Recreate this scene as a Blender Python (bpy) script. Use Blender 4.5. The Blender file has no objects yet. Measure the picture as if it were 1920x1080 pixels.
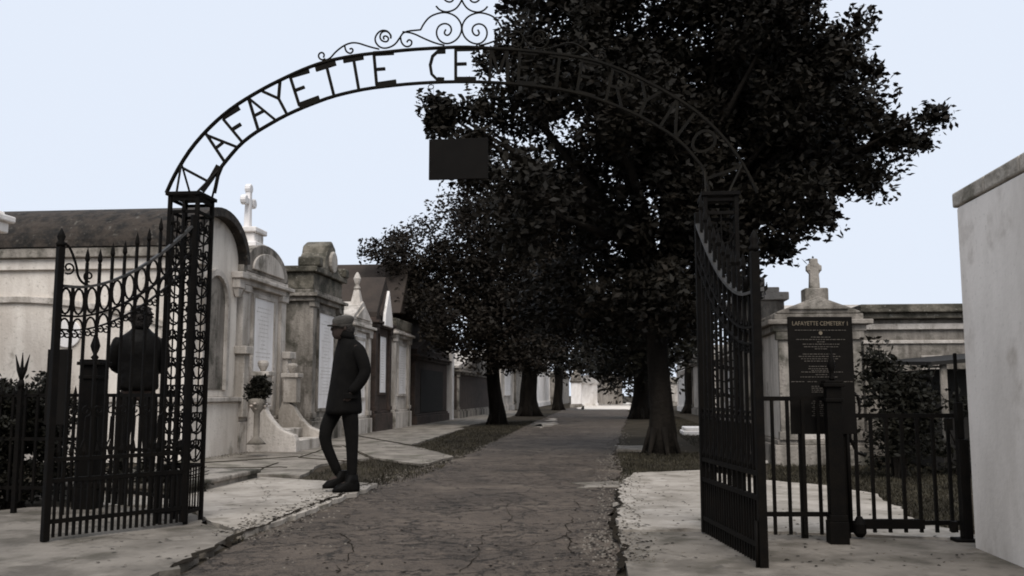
import bpy, math, random
import numpy as np
from mathutils import Vector, Matrix
R = math.radians
S = bpy.context.scene
C = S.collection
# ------------------------------------------------------------------ camera, world, sun
FPX = 1750.0; PITCH = math.atan(200/FPX); CAMH = 1.02
cp, sp = math.cos(PITCH), math.sin(PITCH)
cd = bpy.data.cameras.new('camera'); cam = bpy.data.objects.new('camera', cd); C.objects.link(cam)
cam.location = (0, 0, CAMH); cam.rotation_euler = (R(90)+PITCH, 0, 0)
cd.sensor_width = 36; cd.lens = 36*FPX/1920; cd.clip_end = 3000; cd.clip_start = 0.05
S.camera = cam
W = bpy.data.worlds.new("World"); S.world = W; W.use_nodes = True
nt = W.node_tree; nt.nodes.clear()
bg = nt.nodes.new('ShaderNodeBackground'); wo = nt.nodes.new('ShaderNodeOutputWorld')
sky = nt.nodes.new('ShaderNodeTexSky'); sky.sky_type = 'NISHITA'; sky.sun_disc = False
SUN_EL, SUN_AZ = R(52), R(178)
sky.sun_elevation = SUN_EL; sky.sun_rotation = SUN_AZ
mixw = nt.nodes.new('ShaderNodeMix'); mixw.data_type = 'RGBA'; mixw.inputs[0].default_value = 0.97
nt.links.new(sky.outputs[0], mixw.inputs[6]); mixw.inputs[7].default_value = (7.95, 8.65, 9.85, 1)
nt.links.new(mixw.outputs[2], bg.inputs[0]); bg.inputs[1].default_value = 0.1
nt.links.new(bg.outputs[0], wo.inputs[0])
sl = bpy.data.lights.new('sun', 'SUN'); sl.energy = 2.7; sl.angle = R(40); sl.color = (1, .965, .93)
so = bpy.data.objects.new('sun', sl); C.objects.link(so)
sdir = Vector((math.sin(SUN_AZ)*math.cos(SUN_EL), math.cos(SUN_AZ)*math.cos(SUN_EL), math.sin(SUN_EL)))
so.rotation_euler = sdir.to_track_quat('Z', 'Y').to_euler()
S.view_settings.view_transform = 'Standard'; S.view_settings.look = 'None'
S.view_settings.exposure = 0.0; S.view_settings.gamma = 1
S.render.engine = 'CYCLES'; S.cycles.pixel_filter_type = 'BLACKMAN_HARRIS'; S.cycles.filter_width = 1.85

rnd = random.Random(11)
# ------------------------------------------------------------------ frames: the lane runs TH to the right of the view
TH = R(5.78); ct, st = math.cos(TH), math.sin(TH)
dv = Vector((st, ct, 0)); rv = Vector((ct, -st, 0))
def RT(s, t, z=0.0): return rv*s + dv*t + Vector((0, 0, z))
def ray(px, py):
    x = (px-960)/FPX; y = (540-py)/FPX
    return Vector((x, cp - y*sp, sp + y*cp))
EYE = Vector((0, 0, CAMH))
def G(px, py, z=0.0):
    d = ray(px, py); k = (z-CAMH)/d.z
    return EYE + d*k
def P(px, py, Y):
    d = ray(px, py); return EYE + d*(Y/d.y)
def plane_s(px, py, s):            # hit the vertical plane s = const -> (t, z)
    d = ray(px, py); k = s/(d.dot(rv)); p = EYE + d*k
    return p.dot(dv), p.z
def plane_t(px, py, t):            # hit the vertical plane t = const -> (s, z)
    d = ray(px, py); k = t/(d.dot(dv)); p = EYE + d*k
    return p.dot(rv), p.z

# ------------------------------------------------------------------ materials
def mat(name, col, col2=None, rough=.85, scale=3.0, amt=.6, streak=1.0, bump=.25, bscale=25.0, metal=0.0,
        moss=None, moss_amt=0.0, col3=None, spec=.3, detail=8, thr=(.35, .68), mscale=2.2, dots=None):
    wk = 1.18 if col[0] > .1 else 1.0
    wm = lambda c: None if c is None else (c[0]*1.06*wk, c[1]*1.0*wk, c[2]*.93*wk)
    col, col2, col3, moss, dots = wm(col), wm(col2), wm(col3), wm(moss), wm(dots)
    m = bpy.data.materials.new(name); m.use_nodes = True; n = m.node_tree; L = n.links
    b = n.nodes['Principled BSDF']; b.inputs['Roughness'].default_value = rough; b.inputs['Metallic'].default_value = metal
    b.inputs['Specular IOR Level'].default_value = spec
    tc = n.nodes.new('ShaderNodeTexCoord'); mp = n.nodes.new('ShaderNodeMapping')
    mp.inputs['Scale'].default_value = (1, 1, 1/streak); L.new(tc.outputs['Object'], mp.inputs[0])
    def ramp_noise(sc, lo, hi, vec, det=detail, rg=.62):
        t = n.nodes.new('ShaderNodeTexNoise'); t.inputs['Scale'].default_value = sc; t.inputs['Detail'].default_value = det
        t.inputs['Roughness'].default_value = rg
        L.new(vec, t.inputs['Vector']); r = n.nodes.new('ShaderNodeMapRange'); r.interpolation_type = 'SMOOTHSTEP'
        r.inputs[1].default_value = lo; r.inputs[2].default_value = hi; L.new(t.outputs[0], r.inputs[0]); return r.outputs[0]
    def mix(a, bb, f, fac=1.0):
        x = n.nodes.new('ShaderNodeMix'); x.data_type = 'RGBA'
        mm = n.nodes.new('ShaderNodeMath'); mm.operation = 'MULTIPLY'; mm.inputs[1].default_value = fac
        L.new(f, mm.inputs[0]); L.new(mm.outputs[0], x.inputs[0])
        if isinstance(a, tuple): x.inputs[6].default_value = (*a, 1)
        else: L.new(a, x.inputs[6])
        x.inputs[7].default_value = (*bb, 1); return x.outputs[2]
    cur = col
    if col2: cur = mix(col, col2, ramp_noise(scale, thr[0], thr[1], mp.outputs[0]), amt)
    if col3: cur = mix(cur, col3, ramp_noise(scale*3.1, .5, .7, mp.outputs[0]), .6)
    if moss:
        nz = ramp_noise(mscale, .6-moss_amt*.35, .78-moss_amt*.3, tc.outputs['Object'])
        cur = mix(cur, moss, nz, .9)
    if dots:
        cur = mix(cur, dots, ramp_noise(bscale*.9, .62, .72, tc.outputs['Object'], 2), .7)
    if isinstance(cur, tuple): b.inputs['Base Color'].default_value = (*cur, 1)
    else: L.new(cur, b.inputs['Base Color'])
    if bump:
        t = n.nodes.new('ShaderNodeTexNoise'); t.inputs['Scale'].default_value = bscale; t.inputs['Detail'].default_value = 6
        L.new(tc.outputs['Object'], t.inputs['Vector'])
        bp = n.nodes.new('ShaderNodeBump'); bp.inputs['Strength'].default_value = bump; bp.inputs['Distance'].default_value = .03
        L.new(t.outputs[0], bp.inputs['Height']); L.new(bp.outputs[0], b.inputs['Normal'])
    return m
M = {}
M['iron'] = mat('iron', (.0035, .0031, .0028), (.0075, .006, .0045), rough=.65, scale=9, bump=.1, bscale=60, spec=.07)
M['iron_worn'] = mat('iron_worn', (.03, .027, .024), (.010, .011, .010), rough=.5, scale=12, bump=.1, bscale=60, spec=.4)
M['ironlight'] = mat('ironlight', (.0055, .0048, .0037), (.011, .009, .0055), rough=.65, spec=.08, scale=12, bump=.1, bscale=60)
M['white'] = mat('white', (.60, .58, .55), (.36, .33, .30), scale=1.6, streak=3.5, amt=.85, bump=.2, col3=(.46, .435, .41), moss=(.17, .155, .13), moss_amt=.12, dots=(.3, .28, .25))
M['wallwhite'] = mat('wallwhite', (.68, .66, .645), (.42, .40, .38), scale=.9, streak=2.5, amt=.8, bump=.08, bscale=30, col3=(.57, .55, .53), moss=(.33, .30, .27), moss_amt=.22, mscale=1.7, dots=(.48, .46, .44))
M['bright'] = mat('bright', (.70, .70, .71), (.45, .43, .41), scale=2.5, amt=.75, streak=3.5, bump=.2, moss=(.2, .19, .16), moss_amt=.1)
M['marble'] = mat('marble', (.68, .69, .72), (.50, .49, .49), scale=3, amt=.7, streak=3, bump=.05)
M['greystone'] = mat('greystone', (.24, .225, .205), (.065, .058, .05), scale=2.2, streak=4.5, amt=.95, bump=.5, col3=(.30, .28, .26), moss=(.03, .029, .021), moss_amt=.4, dots=(.07, .065, .055))
M['engrave'] = mat('engrave', (.40, .39, .385), (.60, .60, .61), scale=9, bump=0)
M['palestone'] = mat('palestone', (.45, .43, .41), (.19, .175, .155), scale=2, streak=4, amt=.9, bump=.4, col3=(.54, .52, .50), moss=(.07, .065, .05), moss_amt=.18, dots=(.15, .14, .12))
M['mossy'] = mat('mossy', (.16, .148, .125), (.05, .047, .036), scale=3.5, amt=.9, bump=.8, bscale=18, moss=(.026, .025, .018), moss_amt=.5, dots=(.26, .25, .23))
M['roofmoss'] = mat('roofmoss', (.040, .032, .026), (.010, .009, .008), scale=5, amt=1.0, bump=1.0, bscale=9, dots=(.10, .095, .085), col3=(.055, .047, .038), moss=(.22, .21, .19), moss_amt=-.15, mscale=3.5)
M['darkbrick'] = mat('darkbrick', (.055, .04, .034), (.02, .017, .014), scale=2.5, amt=.8, bump=.5, bscale=20, col3=(.085, .062, .052))
M['brownroof'] = mat('brownroof', (.045, .035, .029), (.026, .021, .018), scale=2, amt=.8, bump=.2, bscale=12)
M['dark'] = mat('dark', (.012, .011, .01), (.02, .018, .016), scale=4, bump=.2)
M['bark'] = mat('bark', (.017, .0145, .012), (.007, .006, .005), scale=5, streak=4, amt=.9, bump=.9, bscale=16, rough=.95, spec=.1)
M['earth'] = mat('earth', (.045, .039, .031), (.022, .020, .015), scale=.9, amt=.9, bump=.8, bscale=9, col3=(.065, .055, .043), rough=1, spec=.05)
M['dirt'] = mat('dirt', (.014, .012, .010), (.03, .026, .02), scale=8, bump=.5, rough=1, spec=.03)
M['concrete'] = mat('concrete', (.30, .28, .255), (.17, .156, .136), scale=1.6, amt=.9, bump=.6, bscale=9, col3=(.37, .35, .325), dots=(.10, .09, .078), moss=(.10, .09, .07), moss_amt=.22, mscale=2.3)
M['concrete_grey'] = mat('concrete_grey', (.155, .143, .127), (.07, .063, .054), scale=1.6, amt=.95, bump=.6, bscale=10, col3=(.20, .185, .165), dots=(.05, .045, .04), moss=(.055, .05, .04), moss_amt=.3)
M['flag'] = mat('flag', (.21, .195, .175), (.08, .072, .062), scale=1.8, amt=.95, bump=.6, bscale=12, col3=(.19, .175, .155), dots=(.055, .05, .04), moss=(.05, .05, .032), moss_amt=.3)
M['coat'] = mat('coat', (.0045, .0042, .004), (.008, .0075, .007), rough=.95, scale=9, bump=.15, bscale=40, spec=.1)
M['trouser'] = mat('trouser', (.005, .0047, .0045), (.008, .0075, .007), rough=.95, scale=9, bump=.2, bscale=40, spec=.1)
M['leather'] = mat('leather', (.004, .0037, .0035), (.007, .0065, .006), rough=.5, scale=7, bump=.5, bscale=9, spec=.05)
M['skin'] = mat('skin', (.04, .028, .023), (.03, .021, .017), scale=8, bump=.05)
M['hair'] = mat('hair', (.008, .006, .005), (.014, .011, .009), scale=20, bump=.9, bscale=35)
M['cap'] = mat('cap', (.06, .056, .051), (.03, .028, .025), scale=14, bump=.3, bscale=60)
M['capband'] = mat('capband', (.03, .027, .024), rough=.9, bump=.1)
M['sign'] = mat('sign', (.006, .0054, .005), (.009, .008, .007), rough=.8, scale=5, bump=.05, spec=.08)
M['lettering'] = mat('lettering', (.15, .13, .10), (.10, .085, .065), scale=30, bump=0)
M['lettering2'] = mat('lettering2', (.085, .078, .07), (.05, .045, .04), scale=40, bump=0)
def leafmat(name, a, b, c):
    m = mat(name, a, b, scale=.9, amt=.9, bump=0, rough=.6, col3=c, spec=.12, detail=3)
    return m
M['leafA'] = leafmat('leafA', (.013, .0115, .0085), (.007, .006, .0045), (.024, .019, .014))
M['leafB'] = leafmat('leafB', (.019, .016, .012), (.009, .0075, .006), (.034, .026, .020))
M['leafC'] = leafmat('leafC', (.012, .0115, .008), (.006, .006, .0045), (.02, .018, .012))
M['grass'] = leafmat('grass', (.04, .036, .025), (.02, .018, .013), (.09, .08, .055))
M['petal'] = mat('petal', (.4, .37, .34), (.25, .2, .18), scale=20, bump=0)

def road_mat():
    m = bpy.data.materials.new('asphalt'); m.use_nodes = True; n = m.node_tree; L = n.links
    b = n.nodes['Principled BSDF']; b.inputs['Roughness'].default_value = .82; b.inputs['Specular IOR Level'].default_value = .3
    tc = n.nodes.new('ShaderNodeTexCoord')
    def noise(sc, det=6, rg=.6):
        t = n.nodes.new('ShaderNodeTexNoise'); t.inputs['Scale'].default_value = sc; t.inputs['Detail'].default_value = det
        t.inputs['Roughness'].default_value = rg; L.new(tc.outputs['Object'], t.inputs['Vector']); return t
    def mr(o, a, bb, c=0., d=1.):
        r = n.nodes.new('ShaderNodeMapRange'); r.inputs[1].default_value = a; r.inputs[2].default_value = bb
        r.inputs[3].default_value = c; r.inputs[4].default_value = d; L.new(o, r.inputs[0]); return r.outputs[0]
    def mixc(f, a, bb):
        a = tuple(p*q for p, q in zip(a, (1.28, 1.16, 1.03))) if isinstance(a, tuple) else a; bb = tuple(p*q for p, q in zip(bb, (1.28, 1.16, 1.03))) if isinstance(bb, tuple) else bb
        x = n.nodes.new('ShaderNodeMix'); x.data_type = 'RGBA'; L.new(f, x.inputs[0])
        for k, v in ((6, a), (7, bb)):
            if isinstance(v, tuple): x.inputs[k].default_value = (*v, 1)
            else: L.new(v, x.inputs[k])
        return x.outputs[2]
    big = noise(.9, 7); mid = noise(5, 6, .7); fine = noise(70, 3)
    c = mixc(mr(big.outputs[0], .38, .62), (.044, .037, .031), (.078, .066, .056))
    c = mixc(mr(mid.outputs[0], .52, .70, 0, .85), c, (.095, .080, .067)); c = mixc(mr(noise(11, 5, .7).outputs[0], .48, .34, 0, .8), c, (.022, .018, .015))
    c = mixc(mr(noise(.45, 9, .66).outputs[0], .56, .66, 0, .7), c, (.12, .105, .09))
    c = mixc(mr(fine.outputs[0], .55, .72, 0, .6), c, (.13, .11, .095))
    c = mixc(mr(fine.outputs[0], .45, .3, 0, .7), c, (.022, .019, .016))
    # distorted voronoi cracks, two sizes
    dn = noise(1.6, 8, .68); vm = n.nodes.new('ShaderNodeVectorMath'); vm.operation = 'MULTIPLY_ADD'
    L.new(dn.outputs['Color'], vm.inputs[0]); vm.inputs[1].default_value = (1.3, 1.3, .0); L.new(tc.outputs['Object'], vm.inputs[2])
    gate = mr(noise(.55, 2).outputs[0], .40, .58)
    hs = []
    for sc, wd, use in ((1.3, .022, False), (4.2, .04, True)):
        v = n.nodes.new('ShaderNodeTexVoronoi'); v.feature = 'DISTANCE_TO_EDGE'; v.inputs['Scale'].default_value = sc
        L.new(vm.outputs[0], v.inputs['Vector'])
        f = mr(v.outputs['Distance'], 0, wd, 1, 0)
        if use:
            k = n.nodes.new('ShaderNodeMath'); k.operation = 'MULTIPLY'; L.new(f, k.inputs[0]); L.new(gate, k.inputs[1]); f = k.outputs[0]
        k2 = n.nodes.new('ShaderNodeMath'); k2.operation = 'MULTIPLY'; L.new(f, k2.inputs[0]); k2.inputs[1].default_value = .85
        c = mixc(k2.outputs[0], c, (.014, .012, .010)); hs.append(f)
    L.new(c, b.inputs['Base Color'])
    a = n.nodes.new('ShaderNodeMath'); a.operation = 'MAXIMUM'; L.new(hs[0], a.inputs[0]); L.new(hs[1], a.inputs[1])
    s = n.nodes.new('ShaderNodeMath'); s.operation = 'MULTIPLY_ADD'; L.new(a.outputs[0], s.inputs[0]); s.inputs[1].default_value = -.8
    L.new(mid.outputs[0], s.inputs[2])
    s2 = n.nodes.new('ShaderNodeMath'); s2.operation = 'MULTIPLY_ADD'; L.new(fine.outputs[0], s2.inputs[0]); s2.inputs[1].default_value = .35; L.new(s.outputs[0], s2.inputs[2])
    bp = n.nodes.new('ShaderNodeBump'); bp.inputs['Strength'].default_value = .8; bp.inputs['Distance'].default_value = .03
    L.new(s2.outputs[0], bp.inputs['Height']); L.new(bp.outputs[0], b.inputs['Normal'])
    return m
M['asphalt'] = road_mat()

# ------------------------------------------------------------------ object helpers
def tag(o, label=None, cat=None, group=None, kind=None):
    if label: o['label'] = label
    if cat: o['category'] = cat
    if group: o['group'] = group
    if kind: o['kind'] = kind
    return o
def empty(name, loc, rz=0.0, label=None, cat=None, group=None):
    o = bpy.data.objects.new(name, None); o.empty_display_size = .2; C.objects.link(o)
    o.location = loc; o.rotation_euler = (0, 0, rz); return tag(o, label, cat, group)
def copy_tree(o, parent=None):
    c = o.copy(); C.objects.link(c)
    if parent: c.parent = parent
    for ch in [k for k in bpy.data.objects if k.parent == o]: copy_tree(ch, c)
    return c
class MB:
    def __init__(s): s.v = []; s.f = []
    def add(s, vs, fs):
        o = len(s.v); s.v += [tuple(v) for v in vs]; s.f += [tuple(i+o for i in f) for f in fs]; return s
    def box(s, x0, x1, y0, y1, z0, z1):
        return s.add([(x0,y0,z0),(x1,y0,z0),(x1,y1,z0),(x0,y1,z0),(x0,y0,z1),(x1,y0,z1),(x1,y1,z1),(x0,y1,z1)],
                     [(0,3,2,1),(4,5,6,7),(0,1,5,4),(1,2,6,5),(2,3,7,6),(3,0,4,7)])
    def taper(s, cx, cy, z0, z1, a0, b0, a1, b1):
        v = [(cx-a0,cy-b0,z0),(cx+a0,cy-b0,z0),(cx+a0,cy+b0,z0),(cx-a0,cy+b0,z0),(cx-a1,cy-b1,z1),(cx+a1,cy-b1,z1),(cx+a1,cy+b1,z1),(cx-a1,cy+b1,z1)]
        return s.add(v, [(0,3,2,1),(4,5,6,7),(0,1,5,4),(1,2,6,5),(2,3,7,6),(3,0,4,7)])
    def prism(s, prof, y0, y1):           # profile in (x,z), counter-clockwise seen from -y
        n = len(prof); v = [(x, y0, z) for x, z in prof] + [(x, y1, z) for x, z in prof]
        f = [tuple(range(n)), tuple(reversed(range(n, 2*n)))] + [(i, i+n, (i+1)%n+n, (i+1)%n) for i in range(n)]
        return s.add(v, f)
    def prismx(s, prof, x0, x1):          # profile in (y,z)
        n = len(prof); v = [(x0, y, z) for y, z in prof] + [(x1, y, z) for y, z in prof]
        f = [tuple(reversed(range(n))), tuple(range(n, 2*n))] + [(i, (i+1)%n, (i+1)%n+n, i+n) for i in range(n)]
        return s.add(v, f)
    def prismz(s, prof, z0, z1):
        n = len(prof); v = [(x, y, z0) for x, y in prof] + [(x, y, z1) for x, y in prof]
        f = [tuple(reversed(range(n))), tuple(range(n, 2*n))] + [(i, (i+1)%n, (i+1)%n+n, i+n) for i in range(n)]
        return s.add(v, f)
    def tube(s, pts, r, n=6, cap=True, flat=None):
        pts = [Vector(p) for p in pts]; m = len(pts)
        rs = r if isinstance(r, (list, tuple)) else [r]*m
        T = [((pts[min(i+1, m-1)]-pts[max(i-1, 0)]).normalized() if (pts[min(i+1, m-1)]-pts[max(i-1, 0)]).length > 1e-9 else Vector((0,0,1))) for i in range(m)]
        up = Vector((0, 1, 0)) if abs(T[0].y) < .9 else Vector((1, 0, 0))
        if flat is not None: up = Vector(flat)
        vs = []
        for i in range(m):
            a = up - T[i]*up.dot(T[i]); a = a.normalized() if a.length > 1e-6 else Vector((1,0,0)); b = T[i].cross(a)
            up = a if flat is None else up
            for k in range(n):
                an = 2*math.pi*(k+.5)/n; vs.append(pts[i] + (a*math.cos(an) + b*math.sin(an))*rs[i])
        fs = [(i*n+k, i*n+(k+1)%n, (i+1)*n+(k+1)%n, (i+1)*n+k) for i in range(m-1) for k in range(n)]
        if cap: fs += [tuple(reversed(range(n))), tuple(range((m-1)*n, m*n))]
        return s.add(vs, fs)
    def lathe(s, prof, cx=0, cy=0, n=14):
        vs = []
        for r, z in prof:
            for k in range(n): a = 2*math.pi*k/n; vs.append((cx+max(r, 1e-4)*math.cos(a), cy+max(r, 1e-4)*math.sin(a), z))
        m = len(prof); fs = [(i*n+k, i*n+(k+1)%n, (i+1)*n+(k+1)%n, (i+1)*n+k) for i in range(m-1) for k in range(n)]
        fs += [tuple(reversed(range(n))), tuple(range((m-1)*n, m*n))]
        return s.add(vs, fs)
    def loft(s, rings, n=16, p=2.0):          # (cx,cy,cz,rx,ry[,tilt about y])
        vs = []
        for q in rings:
            cx, cy, cz, rx, ry = q[:5]; tl = q[5] if len(q) > 5 else 0
            for k in range(n):
                a = 2*math.pi*k/n; ca, sa = math.cos(a), math.sin(a)
                x = rx*math.copysign(abs(ca)**(2/p), ca); y = ry*math.copysign(abs(sa)**(2/p), sa)
                vs.append((cx+x, cy+y, cz+x*math.tan(tl)))
        m = len(rings); fs = [(i*n+k, i*n+(k+1)%n, (i+1)*n+(k+1)%n, (i+1)*n+k) for i in range(m-1) for k in range(n)]
        fs += [tuple(reversed(range(n))), tuple(range((m-1)*n, m*n))]
        return s.add(vs, fs)
    def build(s, name, m, parent=None, smooth=False, bevel=0, world=False, sub=0, auto=False):
        me = bpy.data.meshes.new(name); off = Vector(parent.location) if (world and parent) else Vector((0,0,0))
        me.from_pydata([tuple(Vector(v)-off) for v in s.v], [], s.f); me.update()
        if smooth: me.polygons.foreach_set('use_smooth', [True]*len(me.polygons))
        o = bpy.data.objects.new(name, me); C.objects.link(o); me.materials.append(m)
        if parent: o.parent = parent
        if bevel:
            b = o.modifiers.new('bevel', 'BEVEL'); b.width = bevel; b.segments = 2; b.limit_method = 'ANGLE'; b.angle_limit = R(35)
        if sub:
            b = o.modifiers.new('sub', 'SUBSURF'); b.levels = sub; b.render_levels = sub
        return o
def arc(cx, cz, r, a0, a1, n=10, rz=None):
    rz = rz or r
    return [(cx+r*math.cos(R(a0+(a1-a0)*i/n)), cz+rz*math.sin(R(a0+(a1-a0)*i/n))) for i in range(n+1)]
def spiral(cx, cz, r0, r1, a0, turns, n=26, sq=1.0):
    out = []
    for i in range(n+1):
        k = i/n; r = r0+(r1-r0)*k; a = R(a0+360*turns*k); out.append((cx+sq*r*math.cos(a), cz+r*math.sin(a)))
    return out
def smooth_pts(p, it=2):
    for _ in range(it):
        q = [p[0]]
        for a, b in zip(p[:-1], p[1:]):
            q.append(tuple(.75*x+.25*y for x, y in zip(a, b))); q.append(tuple(.25*x+.75*y for x, y in zip(a, b)))
        q.append(p[-1]); p = q
    return p

# ------------------------------------------------------------------ ground
def wobble(pts, step=.25, amp=.03, seed=1):
    r = random.Random(seed); out = []
    for i, a in enumerate(pts):
        b = pts[(i+1) % len(pts)]; n = max(1, int((b-a).length/step)); n = min(n, 60)
        for k in range(n):
            p = a.lerp(b, k/n); out.append((p.x+r.gauss(0, amp), p.y+r.gauss(0, amp)))
    return out
SLABS = []
def inside(poly, x, y):
    c = False; j = len(poly)-1
    for i in range(len(poly)):
        a, b = poly[i], poly[j]
        if (a[1] > y) != (b[1] > y) and x < (b[0]-a[0])*(y-a[1])/(b[1]-a[1])+a[0]: c = not c
        j = i
    return c
def ground_z(x, y): return max([z for p, z in SLABS if inside(p, x, y)]+[0])
def slab(name, pix, z, th, m, amp=.03, seed=1, world_pts=None, step=.25, kind='structure'):
    pts = world_pts or [G(x, y) for x, y in pix]
    SLABS.append(([(p.x, p.y) for p in pts], z))
    mb = MB(); w = wobble(pts, step, amp, seed)
    area = sum(w[i][0]*w[(i+1) % len(w)][1]-w[(i+1) % len(w)][0]*w[i][1] for i in range(len(w)))
    if area < 0: w = w[::-1]
    mb.prismz(w, z-th, z); o = mb.build(name, m); tag(o, kind=kind); return o
g = MB()
N = 60
xs = [-600, -250, -120, -60] + [-30+i*1.5 for i in range(41)] + [60, 120, 250, 600]
ys = [-400, -100, -30, -8] + [-4+i*1.5 for i in range(41)] + [65, 80, 120, 250, 700]
gv = [(x, y, rnd.uniform(-.012, .0)) if abs(x) < 31 and -5 < y < 60 else (x, y, -.006) for y in ys for x in xs]
nx = len(xs); g.add(gv, [(j*nx+i, j*nx+i+1, (j+1)*nx+i+1, (j+1)*nx+i) for j in range(len(ys)-1) for i in range(nx-1)])
tag(g.build('ground', M['earth'], smooth=True), kind='structure')
far_l = RT(-2.0, 95); far_r = RT(1.6, 95)
road = [G(330,1080)-dv*3-rv*0.6, G(330,1080), G(450,1018), G(560,968), G(680,920), G(760,890), G(835,868), G(870,860), G(930,828), G(1000,793), G(1060,767), far_l, far_r,
        G(1180,775), G(1165,810), G(1150,855), G(1158,905), G(1150,1000), G(1165,1080), G(1165,1080)-dv*3]
slab('road', None, .012, .05, M['asphalt'], amp=.035, world_pts=road, step=.3)
# slabs left of the lane, near strip and bright apron
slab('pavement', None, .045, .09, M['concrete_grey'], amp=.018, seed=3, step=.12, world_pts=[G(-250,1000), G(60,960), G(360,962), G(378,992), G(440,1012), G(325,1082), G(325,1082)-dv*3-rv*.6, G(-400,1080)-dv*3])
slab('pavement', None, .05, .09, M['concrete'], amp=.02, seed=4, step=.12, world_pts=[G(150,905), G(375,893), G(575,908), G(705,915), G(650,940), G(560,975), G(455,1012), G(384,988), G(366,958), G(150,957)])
slab('pavement', None, .03, .09, M['flag'], amp=.01, seed=5, world_pts=[G(300,858), G(470,842), G(640,838), G(690,862), G(600,874), G(565,896), G(470,893), G(300,888)])
slab('pavement', None, .02, .09, M['flag'], amp=.015, seed=6, world_pts=[G(480,838), G(585,830), G(700,812), G(870,804), G(770,836), G(850,858), G(790,873), G(700,860), G(645,836)])
# long strip of old paving before the tomb fronts
slab('footpath', None, .016, .06, M['flag'], amp=.02, seed=7, world_pts=[RT(-6.6, 13), RT(-5.3, 19), RT(-4.6, 24), RT(-4.3, 60), RT(-6.6, 60)])
mb = MB()    # open joints between the flagstones
for a, b in (((380,868),(560,856)), ((455,893),(520,868)), ((375,878),(540,876)), ((560,858),(700,868)), ((620,838),(560,858)), ((660,815),(790,838)), ((575,830),(640,838))):
    p, q = G(*a, .034), G(*b, .034); n_ = 8
    mb.tube([p.lerp(q, i/n_)+Vector((rnd.gauss(0,.012), rnd.gauss(0,.02), 0)) for i in range(n_+1)], .011, 4)
tag(mb.build('ground_joint', M['earth']), kind='structure')
# right of the lane
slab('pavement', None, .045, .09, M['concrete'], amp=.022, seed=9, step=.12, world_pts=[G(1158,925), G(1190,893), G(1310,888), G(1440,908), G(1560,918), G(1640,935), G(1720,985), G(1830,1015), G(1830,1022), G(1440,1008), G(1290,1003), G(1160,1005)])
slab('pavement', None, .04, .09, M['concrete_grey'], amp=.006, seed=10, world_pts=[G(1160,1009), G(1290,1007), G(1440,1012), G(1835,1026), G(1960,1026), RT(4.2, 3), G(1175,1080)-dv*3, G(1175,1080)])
slab('pavement', None, .02, .05, M['flag'], amp=.06, seed=12, world_pts=[G(1085,909), G(1150,905), G(1290,900), G(1285,912), G(1180,916), G(1080,918)])
slab('pavement', None, .03, .09, M['flag'], amp=.05, seed=13, world_pts=[G(1155,838), G(1210,838), G(1208,846), G(1150,846)])
slab('pavement', None, .02, .05, M['white'], amp=.15, seed=15, world_pts=[G(1095,755), G(1180,755), G(1185,768), G(1085,768)])  # whitened ground paints in the glow of light at the lane's far end
slab('pavement', None, .018, .05, M['concrete'], amp=.10, seed=16, world_pts=[G(1030,786), G(1043,785), G(1040,790), G(1026,790)], step=.4)
slab('pavement', None, .018, .05, M['concrete'], amp=.12, seed=17, world_pts=[G(1012,794), G(1040,792), G(1036,798), G(1006,803)], step=.4)

# ------------------------------------------------------------------ blades of grass (stuff)
def grass_patch(name, polys, n, h=(.015, .055), m=None, z=.0, seed=1, w=.006):
    r = np.random.RandomState(seed); V = []; F = []
    for poly, cnt in zip(polys, n):
        xs_ = [p.x for p in poly]; ys_ = [p.y for p in poly]; k = 0; tries = 0
        while k < cnt and tries < cnt*12:
            tries += 1
            x = r.uniform(min(xs_), max(xs_)); y = r.uniform(min(ys_), max(ys_)); ins = False; j = len(poly)-1
            for i in range(len(poly)):
                if (ys_[i] > y) != (ys_[j] > y) and x < (xs_[j]-xs_[i])*(y-ys_[i])/(ys_[j]-ys_[i])+xs_[i]: ins = not ins
                j = i
            if not ins: continue
            k += 1; a = r.uniform(0, 6.283); hh = r.uniform(*h); ln = hh*r.uniform(.2, .9); b = r.uniform(0, 6.283)
            dx, dy = w*math.cos(a), w*math.sin(a); ex, ey = ln*math.cos(b), ln*math.sin(b); o = len(V)
            V += [(x-dx, y-dy, z), (x+dx, y+dy, z), (x+ex*.4+dx*.7, y+ey*.4+dy*.7, z+hh*.65), (x+ex*.4-dx*.7, y+ey*.4-dy*.7, z+hh*.65), (x+ex, y+ey, z+hh)]
            F += [(o, o+1, o+2, o+3), (o+3, o+2, o+4)]
    mb = MB(); mb.v = V; mb.f = F
    return tag(mb.build(name, m or M['grass']), 'short dark grass and weeds growing beside the lane', 'grass', kind='stuff')
verge = [G(770,842), G(862,857), G(930,826), G(1005,790), G(940,792), G(860,808)]
earthp = [G(575,899), G(640,872), G(700,863), G(790,876), G(800,888), G(700,914)]
rightv = [G(1158,850), G(1310,850), G(1310,890), G(1170,892)]
lawn = [G(1440,872), G(1790,872), G(1830,1000), G(1730,985), G(1640,935), G(1440,905)]
grass_patch('grass', [verge, earthp, rightv, lawn, [G(690,915), G(800,880), G(840,868), G(830,880), G(760,905)], [G(440,1012), G(560,966), G(565,972), G(445,1022)],
                      [RT(1.7, 18), RT(3.2, 18), RT(3.2, 45), RT(1.9, 45)], [G(375,868), G(470,855), G(470,850), G(375,858)], [G(1151,1000), G(1160,905), G(1168,905), G(1160,1010)]],
            [9000, 1500, 5000, 16000, 500, 60, 9000, 500, 120], seed=5)

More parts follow.
